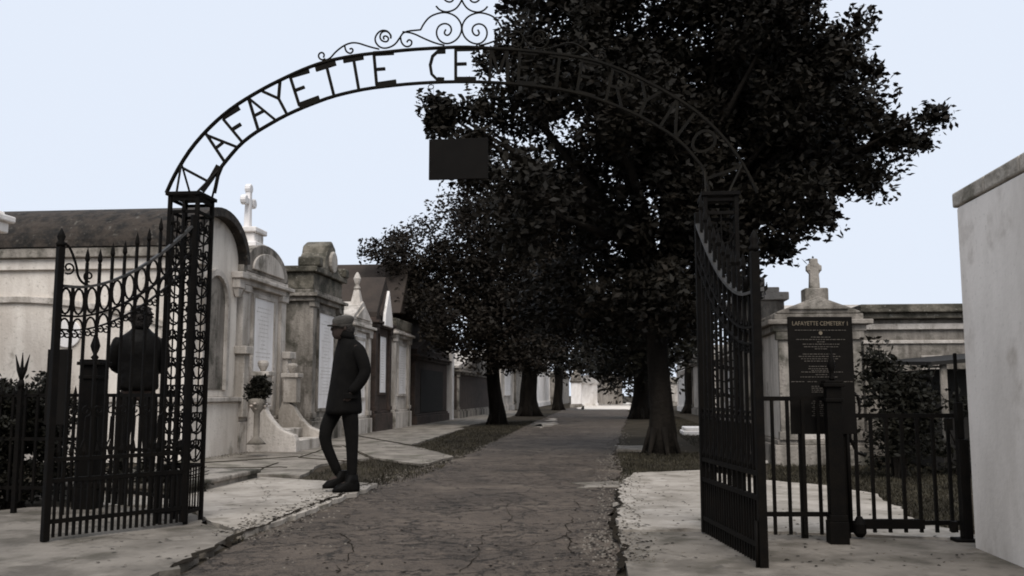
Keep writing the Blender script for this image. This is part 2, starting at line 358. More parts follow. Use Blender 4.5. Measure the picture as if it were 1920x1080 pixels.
def crack(mb, pix, w, seed, jit=.02):
    r_ = random.Random(seed); P_ = [G(*q) for q in pix]; out = []
    for a, b in zip(P_[:-1], P_[1:]):
        n = max(2, int((b-a).length/.07)); out += [a.lerp(b, i/n) for i in range(n)]
    out.append(P_[-1]); vs = []; ox = oy = 0
    for i, p in enumerate(out):
        ox = ox*.8+r_.gauss(0, jit*.6); oy = oy*.8+r_.gauss(0, jit*.6)
        d = (out[min(i+1, len(out)-1)]-out[max(i-1, 0)]).normalized(); n_ = Vector((-d.y, d.x, 0)); k = w*r_.uniform(.25, 1.3)
        c = Vector((p.x+ox, p.y+oy, 0)); z = max(ground_z(c.x, c.y), ground_z(c.x+.05, c.y), ground_z(c.x-.05, c.y))+.004
        for e_ in (c-n_*k, c+n_*k): vs.append((e_.x, e_.y, z))
    mb.add(vs, [(2*i, 2*i+1, 2*i+3, 2*i+2) for i in range(len(out)-1)])
ck = MB()
for k_, (pl, w_) in enumerate([([(330,1080),(450,1014),(560,966),(680,918),(705,914)], .032), ([(372,986),(405,992),(440,1006),(452,1014)], .012), ([(1165,1078),(1152,1000),(1158,925)], .03), ([(1160,1006),(1290,1004),(1440,1009)], .008),
    ([(560,1020),(640,1004),(730,992),(886,1002),(960,1000)], .010), ([(1079,940),(1079,959),(1063,1007),(1080,1040)], .010), ([(900,1020),(897,1042),(859,1079)], .010), ([(800,930),(850,945),(940,938),(1010,950)], .008), ([(940,938),(960,975),(920,1003)], .008),
    ([(1010,950),(1060,945),(1130,955)], .008), ([(640,1004),(660,1040),(620,1078)], .009), ([(1063,1007),(990,1030),(930,1025)], .008), ([(1165,1040),(1230,1046),(1300,1060)], .008), ([(860,905),(930,912),(1040,903),(1130,915)], .009), ([(1200,950),(1260,958),(1300,952)], .006), ([(90,1040),(200,1020),(330,1030)], .007),
    ([(470,900),(500,930),(480,960)], .006), ([(380,866),(560,855),(690,868)], .02), ([(380,893),(480,897),(565,900)], .028), ([(700,862),(790,876),(845,862)], .03), ([(960,870),(1030,880),(1110,872)], .01)]):
    crack(ck, pl, w_*(.4 if w_ < .015 else .85), 40+k_, .028)
tag(ck.build('ground_crack', M['dirt']), kind='structure')
rl = np.random.RandomState(4); mbl = MB(); mbp = MB()
for i in range(5200):
    if i < 1500: p = G(rl.uniform(100, 1830), 790+290*rl.rand()**.8)
    else:
        e_ = [(450,1015),(560,967),(680,919),(760,889),(840,865),(930,828),(1000,793)] if i % 2 else [(1163,1070),(1152,1000),(1158,905),(1150,855),(1165,810)]
        j = rl.randint(0, len(e_)-1); k = rl.rand(); p = G(*e_[j]).lerp(G(*e_[j+1]), k) + rv*float(rl.normal(0, .13))
    a = rl.uniform(0, 6.283); z = ground_z(p.x, p.y)+.003
    s_ = rl.uniform(.010, .024)*(1+p.y*.015); ca, sa = math.cos(a)*s_, math.sin(a)*s_; h = rl.uniform(0, .008)
    if i % 5 < 2: mbl.add([(p.x-ca, p.y-sa, z), (p.x+sa*.4, p.y-ca*.4, z+h), (p.x+ca, p.y+sa, z+.002), (p.x-sa*.4, p.y+ca*.4, z+h*.5)], [(0, 1, 2, 3)])
    elif i > 1500 or i % 5 == 2: s_ *= .45; mbp.lathe([(s_, z-.006), (s_*.9, z+.002), (s_*.5, z+s_*.45), (0, z+s_*.5)], p.x, p.y, 5)
tag(mbl.build('leaf_litter', M['bark']), 'scattered dead leaves lying on the lane and paving', 'leaves', kind='stuff')
tag(mbp.build('gravel', M['concrete_grey']), 'loose grit and small stones along the broken lane edges', 'gravel', kind='stuff')
# ------------------------------------------------------------------ trees
def leaves(centres, sig, per, size, seed, thin=1.0):
    r = np.random.RandomState(seed); n = len(centres)*per
    c = np.repeat(np.array(centres), per, 0); sg = np.repeat(np.array(sig), per, 0).reshape(-1, 1)
    p = c + np.clip(r.randn(n, 3), -1.5, 1.5)*sg*np.array([[1, 1, .75]])
    d = r.randn(n, 3); d[:, 2] = d[:, 2]*.6+.15; d /= np.linalg.norm(d, axis=1, keepdims=True)
    q = r.randn(n, 3); q -= d*(q*d).sum(1, keepdims=True); q /= np.linalg.norm(q, axis=1, keepdims=True)
    L = size*r.uniform(.7, 1.3, (n, 1)); Wd = L*.24
    v = np.stack([p-d*L*.5, p+q*Wd-d*L*.02, p+d*L*.5, p-q*Wd-d*L*.02], 1).reshape(-1, 3)
    return v
def leaf_mesh(name, v, m, parent):
    n = len(v)//4; off = np.array(parent.location)
    me = bpy.data.meshes.new(name); me.vertices.add(4*n); me.vertices.foreach_set('co', (v-off).astype(np.float32).ravel())
    me.loops.add(4*n); me.loops.foreach_set('vertex_index', np.arange(4*n, dtype=np.int32))
    me.polygons.add(n); me.polygons.foreach_set('loop_start', np.arange(0, 4*n, 4, dtype=np.int32))
    me.update(calc_edges=True); me.validate(); me.materials.append(m)
    o = bpy.data.objects.new(name, me); C.objects.link(o); o.parent = parent; return o
def tree(base, trunk_r, fork_z, blobs, m, label, seed, leaf=.14, dens=26, per=95, lean=(0, 0), group='trees shading the lane', clump=.3, nt=None, fill=.55, forks=None):
    r = random.Random(seed); e = empty('shade_tree', base, 0, label, 'tree', group)
    mb = MB(); top = base + Vector((lean[0], lean[1], fork_z))
    pts = [base + Vector((lean[0]*k**1.5 + .04*math.sin(k*7+seed), lean[1]*k + .04*math.cos(k*5), fork_z*k - (.08 if k == 0 else 0))) for k in [i/8 for i in range(9)]]
    rad = [trunk_r*(1.45 if i == 0 else 1.2 if i == 1 else 1.08-.035*i) for i in range(9)]
    mb.tube(pts, rad, 14)
    for k in range(6):                                # root flare
        a = k*1.05+seed; q = Vector((math.cos(a), math.sin(a), 0))
        mb.tube([base+q*trunk_r*1.9+Vector((0,0,-.06)), base+q*trunk_r*1.5+Vector((0,0,.05)), base+q*trunk_r*.8+Vector((0,0,.45))], [trunk_r*.08, trunk_r*.2, trunk_r*.3], 7)
    cents = []; sig = []
    lb = MB()
    for bi, (c, rad3) in enumerate(blobs):
        c = Vector(c)
        # limb to the clump
        m1 = top.lerp(c, .4) + Vector((r.uniform(-.3, .3), r.uniform(-.3, .3), r.uniform(-.1, .4)))
        if bi % 2 == 0: lb.tube(smooth_pts([tuple(top-Vector((0,0,.4))), tuple(top.lerp(m1, .5)+Vector((0,0,.15))), tuple(m1), tuple(m1.lerp(c, .6)+Vector((r.uniform(-.2,.2), r.uniform(-.2,.2), .1))), tuple(c)], 1),
                [trunk_r*.55*(1-i/11) for i in range(10)][:10] if False else trunk_r*.28, 6) if False else lb.tube([top-Vector((0,0,.4)), top.lerp(m1, .5)+Vector((0,0,.12)), m1, m1.lerp(c, .6), c], [trunk_r*.62, trunk_r*.5, trunk_r*.36, trunk_r*.2, trunk_r*.06], 7)
        vol = rad3[0]*rad3[1]*rad3[2]; k = max(2, int(dens*vol**.72))
        for _ in range(k):
            d = Vector((r.gauss(0, 1), r.gauss(0, 1), r.gauss(0, 1))).normalized()
            f = r.random()**(.33 if r.random() < .5 else .18)*(1.0 if r.random() < .86 else r.uniform(1.08, 1.38))
            cents.append((c.x+d.x*rad3[0]*f, c.y+d.y*rad3[1]*f, c.z+d.z*rad3[2]*f)); sig.append(clump*r.uniform(.5, 1.15)*min(1, .72+.4*rad3[0]))
        for _ in range(max(2, k//7)):                  # twigs
            d = Vector((r.gauss(0, 1), r.gauss(0, 1), r.gauss(0, .8))).normalized()
            q = c + Vector((d.x*rad3[0], d.y*rad3[1], d.z*rad3[2]))
            lb.tube([c, c.lerp(q, .5)+Vector((0,0,.08)), q], [trunk_r*.09, trunk_r*.06, .008], 4)
    mb.v, mb.f = mb.v, mb.f
    tr = mb.build('trunk', M['bark'], e, smooth=True, world=True)
    lo = lb.build('limbs', M['bark'], e, smooth=True, world=True)
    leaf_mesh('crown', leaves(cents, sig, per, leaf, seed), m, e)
    return e
def blobs_px(lst, D, rd, seed):
    r = random.Random(seed); out = []
    for b in lst:
        x, y, rp = b[:3]; rp = max(rp-12, rp*.55); dd = b[3] if len(b) > 3 else r.uniform(-rd, rd)
        Y = D+dd; p = P(x, y, Y); rm = rp/FPX*Y; out.append((tuple(p), (rm, max(rm, .9) if rm > .7 else rm, rm*.92)))
    return out
B1 = [(1225,610,60,1.2),(1150,610,50,1.5),(1265,575,60,-.6),(1235,555,70,-1.2),(1180,560,60,-.8),(1045,50,105),(1010,-40,80),(1180,-60,150),(1380,-80,170),(1330,80,150),(1465,20,85),(1535,105,85),(1575,185,66),(1690,245,46),(1745,215,16),(1730,265,20),(1650,270,60),(1560,290,90),(1590,330,60),(1620,320,40),(1500,370,80),(1530,385,40),(1400,240,140),(1400,420,95),
      (1370,530,55,-.5),(1470,470,22),(1250,220,150),(1120,180,140),(970,190,85),(985,90,58),(848,212,30,.5),(820,228,14,.5),(812,196,11,.5),(832,240,16,.5),(895,222,46,.5),(915,300,66),(885,325,40,.6),(872,262,26,.4),(980,380,105),(1100,350,130),(1240,390,130),(1130,520,105),(1270,530,80),(1190,600,60),(1290,610,28,1.5),(1040,560,75), (1330,440,100), (1540,405,18), (1480,300,90),(1450,130,110),(1530,230,90),(1625,205,55),(1618,130,52),(1600,60,45),(1440,0,110),(1280,300,100),(1070,130,80,-1),(1150,60,100,1),(930,110,35),(1350,180,120,1),(1490,200,100,-1)]
b1 = G(1240, 852)
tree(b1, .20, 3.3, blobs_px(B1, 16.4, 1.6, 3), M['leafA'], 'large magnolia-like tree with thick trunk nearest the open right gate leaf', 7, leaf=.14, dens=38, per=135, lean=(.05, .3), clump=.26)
B2 = [(900,660,45),(960,670,40),(850,655,32),(1000,690,26),(905,420,75),(850,400,38),(800,420,28),(755,440,20),(720,478,18),(765,490,50),(840,480,80),(930,520,95),(790,560,50),(870,590,80),(960,620,80),(830,630,40),(905,345,45),(1000,450,100),(1040,590,70),(880,660,38),(745,540,24), (940,680,30),(1000,380,70),(960,320,50),(1060,440,80),(700,474,14),(735,465,26),(1000,640,60),(935,400,60)]
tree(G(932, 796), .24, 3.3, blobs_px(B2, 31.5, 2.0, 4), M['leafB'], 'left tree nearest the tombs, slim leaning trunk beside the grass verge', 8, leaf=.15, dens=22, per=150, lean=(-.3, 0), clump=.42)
B3 = [(1010,670,40),(960,660,40),(1060,670,40),(1100,690,30),(950,600,50),(1000,560,80),(1050,620,60),(990,650,40),(1080,550,70),(920,640,40),(1030,480,70),(960,520,60)]
tree(G(992, 780), .42, 3.0, blobs_px(B3, 44, 2.5, 5), M['leafC'], 'forked stout dark trunk, second tree along the left side of the lane', 9, leaf=.26, dens=8, per=80, clump=.6)
tree(G(1047, 769), .3, 3.2, blobs_px([(1040,640,55),(1090,610,60),(1010,630,35),(1060,560,60),(1110,660,34),(1130,600,50)], 60, 3, 6), M['leafA'], 'slender trunk, third tree down the left side beside the white tomb', 10, leaf=.32, dens=6, per=80, clump=.75)
tree(G(1202, 785), .36, 3.2, blobs_px([(1160,690,34),(1230,690,40),(1200,670,50),(1200,620,70),(1150,600,70),(1240,640,60),(1180,560,90),(1270,560,60),(1130,650,40),(1280,640,45),(1180,680,30)], 40, 2.5, 7), M['leafC'], 'dark trunk at the right edge of the lane, behind the big nearest tree', 11, leaf=.26, dens=8, per=80, clump=.6)
tree(G(1130, 758.5), .4, 3.5, blobs_px([(1120,690,45),(1160,680,45),(1090,670,40),(1190,700,30),(1140,640,60),(1070,690,30),(1110,712,18),(1180,722,16)], 92, 5, 8), M['leafA'], 'most distant tree closing the far end of the shaded lane', 12, leaf=.5, dens=4, per=70, clump=1.1)
tree(RT(4.6, 52), .4, 3.2, blobs_px([(1270,640,45),(1310,600,60),(1350,560,60),(1290,560,50),(1240,690,34),(1400,600,40)], 52, 3, 9), M['leafC'], 'tree seen far right of the lane through the open right gate leaf', 13, leaf=.3, dens=7, per=80, clump=.6)

# ------------------------------------------------------------------ tombs
SL = -6.4
ROTL = R(90)-TH; ROTR = -R(90)-TH; ROTF = -TH
def latin_cross(mb, cx, cy, z, h, th=.09, lobes=True, w=None):
    w = w or h*.62; a = th
    mb.taper(cx, cy, z, z+h*.98, a*.75, a*.6, a*.55, a*.5)
    mb.box(cx-w/2, cx+w/2, cy-a*.45, cy+a*.45, z+h*.6, z+h*.6+a*1.2)
    if lobes:
        for dx, dz in ((-w/2, h*.6+a*.6), (w/2, h*.6+a*.6), (0, h)):
            pr = arc(cx+dx, z+dz, a*.95, 0, 342, 11); mb.prism(pr, cy-a*.55, cy+a*.55)
def gable_prof(kind, w, z, h):
    if kind == 'tri': return [(-w/2, z), (w/2, z), (w/2, z+h*.12), (0, z+h), (-w/2, z+h*.12)]
    if kind == 'arc':
        a = [(w/2*math.cos(R(x)), z+h*math.sin(R(x))) for x in range(0, 181, 10)]
        return a
    if kind == 'seg':
        return [(-w/2, z), (w/2, z), (w/2, z+h*.35)] + [(w*.36*math.cos(R(x)), z+h*.35+h*.65*math.sin(R(x))) for x in range(0, 181, 15)] + [(-w/2, z+h*.35)]
    if kind == 'gothic': return [(-w/2, z), (w/2, z), (w*.42, z+h*.35), (w*.25, z+h*.7), (0, z+h), (-w*.25, z+h*.7), (-w*.42, z+h*.35)]
def tomb(name, label, px0, px1, ztop, zgab, dep, body, trim, s=SL, gable='tri', tablet=None, plinth=.35, roofm=None, finial=None, rot=None, side='L', recess=True, tabw=.5, pil=True, cx=None, w=None, group=None, tabz=(.22,.9)):
    if cx is None:
        t0, _ = plane_s(px0, 700, s); t1, _ = plane_s(px1, 700, s); w = t1-t0; base = RT(s, (t0+t1)/2)
    else: base = cx
    e = empty(name, base, rot if rot is not None else (ROTL if side == 'L' else ROTR), label, 'tomb', group)
    # local: x across the front, front face at y=0 looking to -y
    MB().box(-w/2-.1, w/2+.1, -.1, dep+.05, -.1, plinth).box(-w/2-.05, w/2+.05, -.05, dep, plinth, plinth+.07).build('plinth', trim, e, bevel=.015)
    zb = plinth+.07
    b = MB().box(-w/2, w/2, 0, dep, zb, ztop)
    b.build('body', body, e, bevel=.015)
    if pil:
        for sx in (-1, 1):
            x = sx*(w/2-.13); p = MB()
            p.box(x-.13-.003, x+.13+.003, -.06, .03, zb, ztop-.12).box(x-.17, x+.17, -.1, .03, ztop-.12, ztop-.003).box(x-.16, x+.16, -.09, .03, zb, zb+.12)
            p.build('pilaster', trim, e, bevel=.01)
    c = MB().box(-w/2-.08, w/2+.08, -.1, dep+.03, ztop, ztop+.1).box(-w/2-.16, w/2+.16, -.18, dep+.06, ztop+.1, ztop+.17).box(-w/2-.05, w/2+.05, -.07, dep, ztop+.17, ztop+.26)
    c.build('cornice', trim, e, bevel=.012)
    zc = ztop+.26; rm = roofm or trim
    if gable:
        pr = gable_prof(gable, w*1.02, zc, zgab-zc)
        MB().prism(pr, -.08, dep*.9).build('roof', rm, e, bevel=.015)
        pr2 = gable_prof(gable, w*.72, zc+.06, (zgab-zc)*.62); MB().prism(pr2, -.115, -.05).build('pediment_panel', trim, e, bevel=.01)
    if tablet:
        tw = w*tabw; z0 = zb+(ztop-zb)*tabz[0]; z1 = zb+(ztop-zb)*tabz[1]
        f = MB().box(-tw/2-.07, tw/2+.07, -.045, .02, z0-.07, z0).box(-tw/2-.07, tw/2+.07, -.045, .02, z1, z1+.07).box(-tw/2-.07, -tw/2, -.045, .02, z0, z1).box(tw/2, tw/2+.07, -.045, .02, z0, z1)
        tb = MB().box(-tw/2, tw/2, -.025, .02, z0, z1).build('tablet', tablet, e)
        f.build('tablet_frame', trim, tb)
        ln = MB(); rr = random.Random(int(w*100)); zz = z1-.18       # faint engraved lines
        while zz > z0+.25:
            q = tw*rr.uniform(.08, .40); x = -q
            while x < q: l = rr.uniform(.04, .12); ln.box(x, min(x+l, q), -.027, -.02, zz, zz+.018); x += l+.03
            zz -= .075
        ln.build('engraving', M['engrave'], tb)
    return e, w, zc
def zof(px, py, s=SL): return plane_s(px, py, s)[1]

# --- barrel vaulted tomb, its long side towards the gate
t0, _ = plane_s(347, 700, SL); t1, _ = plane_s(440, 700, SL); w1 = t1-t0
e = empty('vaulted_tomb', RT(SL, (t0+t1)/2), ROTL, 'big white barrel vaulted tomb with mossy dark roof behind the left gate leaf', 'tomb')
ze = 3.3; zr = 4.08; dep = 7.5; hw = w1/2
MB().box(-hw-.05, hw+.05, -.08, dep, -.1, .9).build('plinth', M['white'], e, bevel=.02)
MB().box(-hw-.1, hw+.1, -.14, dep, .9, .98).build('plinth_ledge', M['palestone'], e, bevel=.015)
wall = [(-hw, .98), (hw, .98), (hw, ze)] + [(hw*math.cos(R(a)), ze+(zr-ze-.12)*math.sin(R(a))) for a in range(10, 171, 10)] + [(-hw, ze)]
MB().prism(wall, 0, dep).build('wall', M['white'], e, bevel=.01)
# roof shell
out = [((hw+.16)*math.cos(R(a)), ze+.0+(zr-ze)*math.sin(R(a))) for a in range(0, 181, 9)]
inn = [((hw+.02)*math.cos(R(a)), ze-.02+(zr-ze-.13)*math.sin(R(a))) for a in range(180, -1, -9)]
rf = MB()
ring = out+inn; n_ = len(ring)
rf.v = [(x, -.16, z) for x, z in ring]+[(x, dep+.05, z) for x, z in ring]
m_ = len(out)
rf.f = [(i, i+n_, (i+1) % n_+n_, (i+1) % n_) for i in range(n_)] + [(i, i+1, n_-2-i, n_-1-i) for i in range(m_-1)] + [(n_+i+1, n_+i, n_+n_-1-i, n_+n_-2-i) for i in range(m_-1)]
rf.build('roof', M['roofmoss'], e, bevel=.01)
MB().box(-hw-.14, -hw-.002, -.1, dep, ze-.16, ze-.01).box(hw+.002, hw+.14, -.1, dep, ze-.16, ze-.01).build('cornice', M['greystone'], e, bevel=.015)
MB().box(-hw-.06, -hw-.002, -.04, dep, ze-.34, ze-.165).build('frieze', M['white'], e, bevel=.01)
# blind segmental arch moulding on the long side
ar = MB(); cy_, half = 2.9, 2.6
prev = None; pts_o = []; pts_i = []
for i in range(25):
    a = -1+2*i/24; y = cy_+a*half; z = 2.50 - .42*a*a
    pts_o.append((y, z+.05)); pts_i.append((y, z-.05))
ar.prismx(pts_o+pts_i[::-1], -hw-.05, -hw-.002)
ar.prismx([(cy_-half, 1.1), (cy_-half+.09, 1.1), (cy_-half+.09, 2.04), (cy_-half, 2.04)], -hw-.05, -hw-.002)
ar.build('blind_arch', M['palestone'], e, bevel=.01)
# gable: arched recess, niche and consoles
MB().prism([(-.42, 1.1), (.42, 1.1), (.42, 2.55)]+arc(0, 2.55, .42, 10, 170, 10)+[(-.42, 2.55)], -.012, .0).build('niche_panel', M['greystone'], e)
fr = MB(); o_ = [(.52, 1.1), (.52, 2.55)]+arc(0, 2.55, .52, 10, 170, 12)+[(-.52, 2.55), (-.52, 1.1)]
i_ = [(.42, 1.1), (.42, 2.55)]+arc(0, 2.55, .42, 10, 170, 12)+[(-.42, 2.55), (-.42, 1.1)]
k_ = len(o_); fr.v = [(x, -.07, z) for x, z in o_]+[(x, -.07, z) for x, z in i_]+[(x, 0, z) for x, z in o_]+[(x, 0, z) for x, z in i_]
fr.f = [(i, i+1, k_+i+1, k_+i) for i in range(k_-1)]+[(i+1, i, 2*k_+i, 2*k_+i+1) for i in range(k_-1)]+[(k_+i, k_+i+1, 3*k_+i+1, 3*k_+i) for i in range(k_-1)]
fr.build('niche_frame', M['palestone'], e)
for sx in (-1, 1):
    MB().box(sx*(hw-.12)-.16, sx*(hw-.12)+.16, -.2, -.002, ze-.28, ze-.17).box(sx*(hw-.12)-.12, sx*(hw-.12)+.12, -.14, -.002, ze-.45, ze-.281).taper(sx*(hw-.12), -.06, ze-.6, ze-.451, .05, .03, .1, .06).build('console', M['palestone'], e, bevel=.012)
p_, q_ = plane_t(128, 628, RT(SL, t0).dot(dv)-.0)
o_pl = MB().prismx([(y, z) for y, z in arc(SL-p_, q_+.02, .22, 0, 345, 23)], -hw-.035, -hw-.002).build('plaque', M['marble'], e, bevel=.01)

# --- white tomb cut by the left edge
q = P(-196, 700, 11.6); ea = empty('pillar_tomb', (q.x, q.y, 0), ROTF, 'white capped tomb corner cut by the left edge of the view', 'tomb')
z9 = P(0, 385, 11.6).z
MB().box(-.42, .42, 0, 1.2, -.1, z9-.15).build('body', M['white'], ea, bevel=.02)
MB().box(-.5, .5, -.08, 1.28, z9-.15, z9).box(-.56, .56, -.14, 1.34, z9, z9+.09).box(-.46, .46, -.04, 1.24, z9+.09, z9+.15).build('cornice', M['bright'], ea, bevel=.02)
MB().taper(0, .6, z9+.15, z9+.35, .42, .56, .2, .25).build('roof', M['palestone'], ea, bevel=.02)

# --- T2 pale tomb with cross
e2, w2, zc2 = tomb('cross_tomb', 'pale tomb with round pediment, stone cross and wreath, left of the walking man', 446, 528, 2.95, 3.80, 2.4, M['palestone'], M['palestone'], gable='arc', tablet=M['marble'], plinth=.55, roofm=M['greystone'], tabw=.46, tabz=(.08,.93))
pd = MB().box(-.34, .34, .05, .65, 3.66, 3.86).box(-.24, .24, .12, .58, 3.86, 4.04).box(-.3, .3, .07, .63, 4.04, 4.14); pd.build('cross_pedestal', M['bright'], e2, bevel=.02)
cr = MB(); latin_cross(cr, 0, .35, 4.14, .78, .10, True, .42); cr.build('cross', M['marble'], e2, bevel=.02)
for sx in (-1, 1):
    st_ = MB(); pr = smooth_pts([(-1.0, 0), (-1.0, .3), (-.85, .36), (-.7, .42), (-.5, .62), (-.38, .85), (-.1, .9), (-.1, 0)], 1)
    st_.prismx(pr, sx*.78-.1, sx*.78+.1)
    st_.build('cheek_block', M['palestone'], e2, bevel=.02)
MB().box(-.68, .68, -.95, -.101, -.05, .22).box(-.68, .68, -.6, -.101, .22, .4).build('steps', M['palestone'], e2, bevel=.02)
for sx in (-1, 1):
    MB().box(sx*.78-.13, sx*.78+.13, -.46, -.2, .87, 1.35).box(sx*.78-.17, sx*.78+.17, -.5, -.16, 1.35, 1.43).lathe([(.04, 1.43), (.06, 1.47), (.09, 1.53), (.10, 1.58), (.08, 1.62), (0, 1.63)], sx*.78, -.33).build('urn_pedestal', M['palestone'], e2, bevel=.01)
for sx in (-1, 1): MB().box(sx*(w2/2+.02)-.18, sx*(w2/2+.02)+.18, -.22, .05, 1.72, 1.86).box(sx*(w2/2)-.12, sx*(w2/2)+.12, -.16, .05, .63, 1.72).build('side_pier', M['palestone'], e2, bevel=.015)
# wreath on a white stand
tw, zw = plane_s(474, 728, SL+.72)
ew = empty('wreath', RT(SL+.72, tw+.22, 0.22), ROTL, 'dark round flower wreath on a white stand before the cross tomb', 'wreath')
MB().lathe([(.16, 0), (.12, .05), (.05, .12), (.05, .5), (.13, .62), (.15, .72), (.1, .74)], 0, 0).build('stand', M['concrete_grey'], ew, smooth=True)
rw = random.Random(3); cs = []
for i in range(60):
    a = rw.uniform(0, 6.283); rq = .2*rw.random()**.5; cs.append(tuple(RT(SL+.72+rw.gauss(0,.04), tw+.22+rq*math.cos(a), zw+rq*math.sin(a))))
leaf_mesh('foliage', leaves(cs, [.04]*60, 22, .07, 4), M['leafC'], ew)
# leaf mesh is in world axes: undo the empty's rotation
ew.children[-1].matrix_parent_inverse = Matrix.Rotation(-ROTL, 4, 'Z')
fl = MB()
for i in range(16):
    x = rw.gauss(0, .09); z = zw-.22-.22-rw.random()*.14; fl.lathe([(0, z), (.025, z+.015), (.03, z+.03), (0, z+.045)], x, rw.gauss(-.03, .05), 6)
fl.build('flowers', M['petal'], ew, smooth=True)

# --- T3 tall mossy tomb
e3, w3, zc3 = tomb('mossy_tomb', 'tall grey tomb with moss dark cornice and rounded crest, narrow white tablet', 580, 634, 3.05, 3.9, 3.0, M['greystone'], M['greystone'], gable=None, tablet=M['marble'], plinth=.45, tabw=.52, tabz=(.08,.92))
MB().box(-w3/2-.02, w3/2+.02, -.05, 2.9, zc3, zc3+.38).box(-w3/2-.12, w3/2+.12, -.15, 3.0, zc3+.38, zc3+.5).build('attic', M['mossy'], e3, bevel=.02)
cres = [(-.85, 0), (.85, 0), (.8, .16), (.55, .22), (.5, .4), (.34, .55), (.28, .72), (.0, .86), (-.28, .72), (-.34, .55), (-.5, .4), (-.55, .22), (-.8, .16)]
MB().prism([(x, z+zc3+.38) for x, z in cres], -.12, .5).build('crest', M['mossy'], e3, bevel=.05)
MB().prism(arc(0, zc3+.74, .25, 0, 345, 15), -.19, -.1).build('crest_medallion', M['palestone'], e3, bevel=.03)
for sx in (-1, 1):
    MB().box(sx*(w3/2-.06)-.15, sx*(w3/2-.06)+.15, -.2, .3, zc3+.5, zc3+.72).build('corner_block', M['mossy'], e3, bevel=.04)

# --- T4 white gabled tomb with thin finial
e4, w4, zc4 = tomb('gabled_tomb', 'small white gabled tomb with slender finial, behind the walking man', 655, 691, 2.65, 3.45, 2.6, M['bright'], M['palestone'], gable='tri', tablet=M['bright'], plinth=.4, roofm=M['palestone'], tabw=.5)
MB().taper(0, .1, 3.35, 3.75, .16, .14, .07, .07).lathe([(.06, 3.75), (.09, 3.8), (.05, 3.88), (.08, 3.98), (.1, 4.05), (.06, 4.15), (.02, 4.22)], 0, .1, 10).build('finial', M['palestone'], e4, bevel=.01)
# --- T5 gothic dark tomb
e5, w5, zc5 = tomb('gothic_tomb', 'dark narrow tomb with steep gable and pale pointed panel', 700, 730, 2.9, 4.4, 2.6, M['darkbrick'], M['darkbrick'], gable='tri', tablet=M['marble'], plinth=.5, roofm=M['brownroof'], tabw=.4)
MB().prism([(-.5, 2.95), (.5, 2.95), (.42, 3.3), (0, 4.0), (-.42, 3.3)], -.2, -.118).build('gable_panel', M['bright'], e5, bevel=.02)
# --- T6
e6, w6, zc6 = tomb('flat_tomb', 'greenish pale flat topped tomb with corner pillars and a white panel', 738, 766, 2.75, 3.6, 2.8, M['palestone'], M['palestone'], gable=None, tablet=M['marble'], plinth=.5, roofm=M['mossy'], tabw=.5)
MB().box(-w6/2-.1, w6/2+.1, -.1, 2.8, zc6, zc6+.32).build('roof', M['mossy'], e6, bevel=.03)
# --- T7 dark brick ruin
e7, w7, zc7 = tomb('brick_tomb', 'low dark bare brick tomb with a white marble post at its far corner', 778, 838, 2.2, 3.3, 2.8, M['darkbrick'], M['darkbrick'], gable='tri', plinth=.3, roofm=M['darkbrick'], pil=False)
MB().box(w7/2+.15, w7/2+.55, -.2, .2, 0, 3.25).box(w7/2+.1, w7/2+.6, -.25, .25, 3.25, 3.4).build('marble_post', M['bright'], e7, bevel=.02)
MB().box(-w7*.35, w7*.35, -.012, .0, .4, 1.9).build('painted_opening', M['dark'], e7)  # flat near-black sheet stands in for the shade inside an opening
e8, w8, zc8 = tomb('low_tomb', 'low wide tomb with pale sloping roof behind the left verge trees', 858, 925, 1.9, 3.1, 3.2, M['darkbrick'], M['greystone'], gable='tri', plinth=.3, roofm=M['palestone'], pil=True)
e9, w9, zc9 = tomb('cream_tomb', 'cream tomb between the first two left trunks', 938, 962, 3.0, 3.9, 4, M['palestone'], M['palestone'], gable='tri', tablet=M['marble'])
e9b, _, _ = tomb('grey_tomb', 'narrow grey tomb just behind the forked trunk', 966, 982, 2.6, 3.6, 4, M['greystone'], M['greystone'], gable='tri')
e10, w10, _ = tomb('white_tomb', 'bright white whitewashed tomb glowing between the second and third left trunks', 1002, 1030, 4.0, 5.4, 5, M['bright'], M['bright'], gable='arc', pil=True, s=SL+.5)
e11, _, _ = tomb('distant_tomb', 'grey green distant tomb right of the slender third trunk', 1052, 1066, 3.0, 3.8, 5, M['greystone'], M['greystone'], gable='tri', s=SL+1.5)
# things at the far end, facing the lane
tomb('distant_tomb', 'tiny white tomb at the far left end of the lane', 0, 0, 2.0, 2.9, 3, M['bright'], M['bright'], gable='tri', cx=P(1100, 750, 88).xy.to_3d(), w=2.0, rot=ROTF, plinth=.2, pil=False)
tomb('distant_tomb', 'tiny white tomb closing the middle of the lane end', 0, 0, 2.4, 3.2, 3, M['bright'], M['palestone'], gable='arc', cx=P(1118, 750, 100).xy.to_3d(), w=2.2, rot=ROTF, plinth=.2, pil=False)
tomb('distant_tomb', 'small pale pillar-like tomb left of the lane end', 0, 0, 2.0, 3.0, 2, M['bright'], M['greystone'], gable='arc', cx=P(1080, 750, 76).xy.to_3d(), w=.8, rot=ROTF, plinth=.2, pil=False)
tomb('distant_tomb', 'tiny grey tomb at the right end of the lane', 0, 0, 2.6, 3.2, 3, M['palestone'], M['palestone'], gable='tri', cx=P(1143, 750, 96).xy.to_3d(), w=2.6, rot=ROTF, plinth=.2, pil=False)

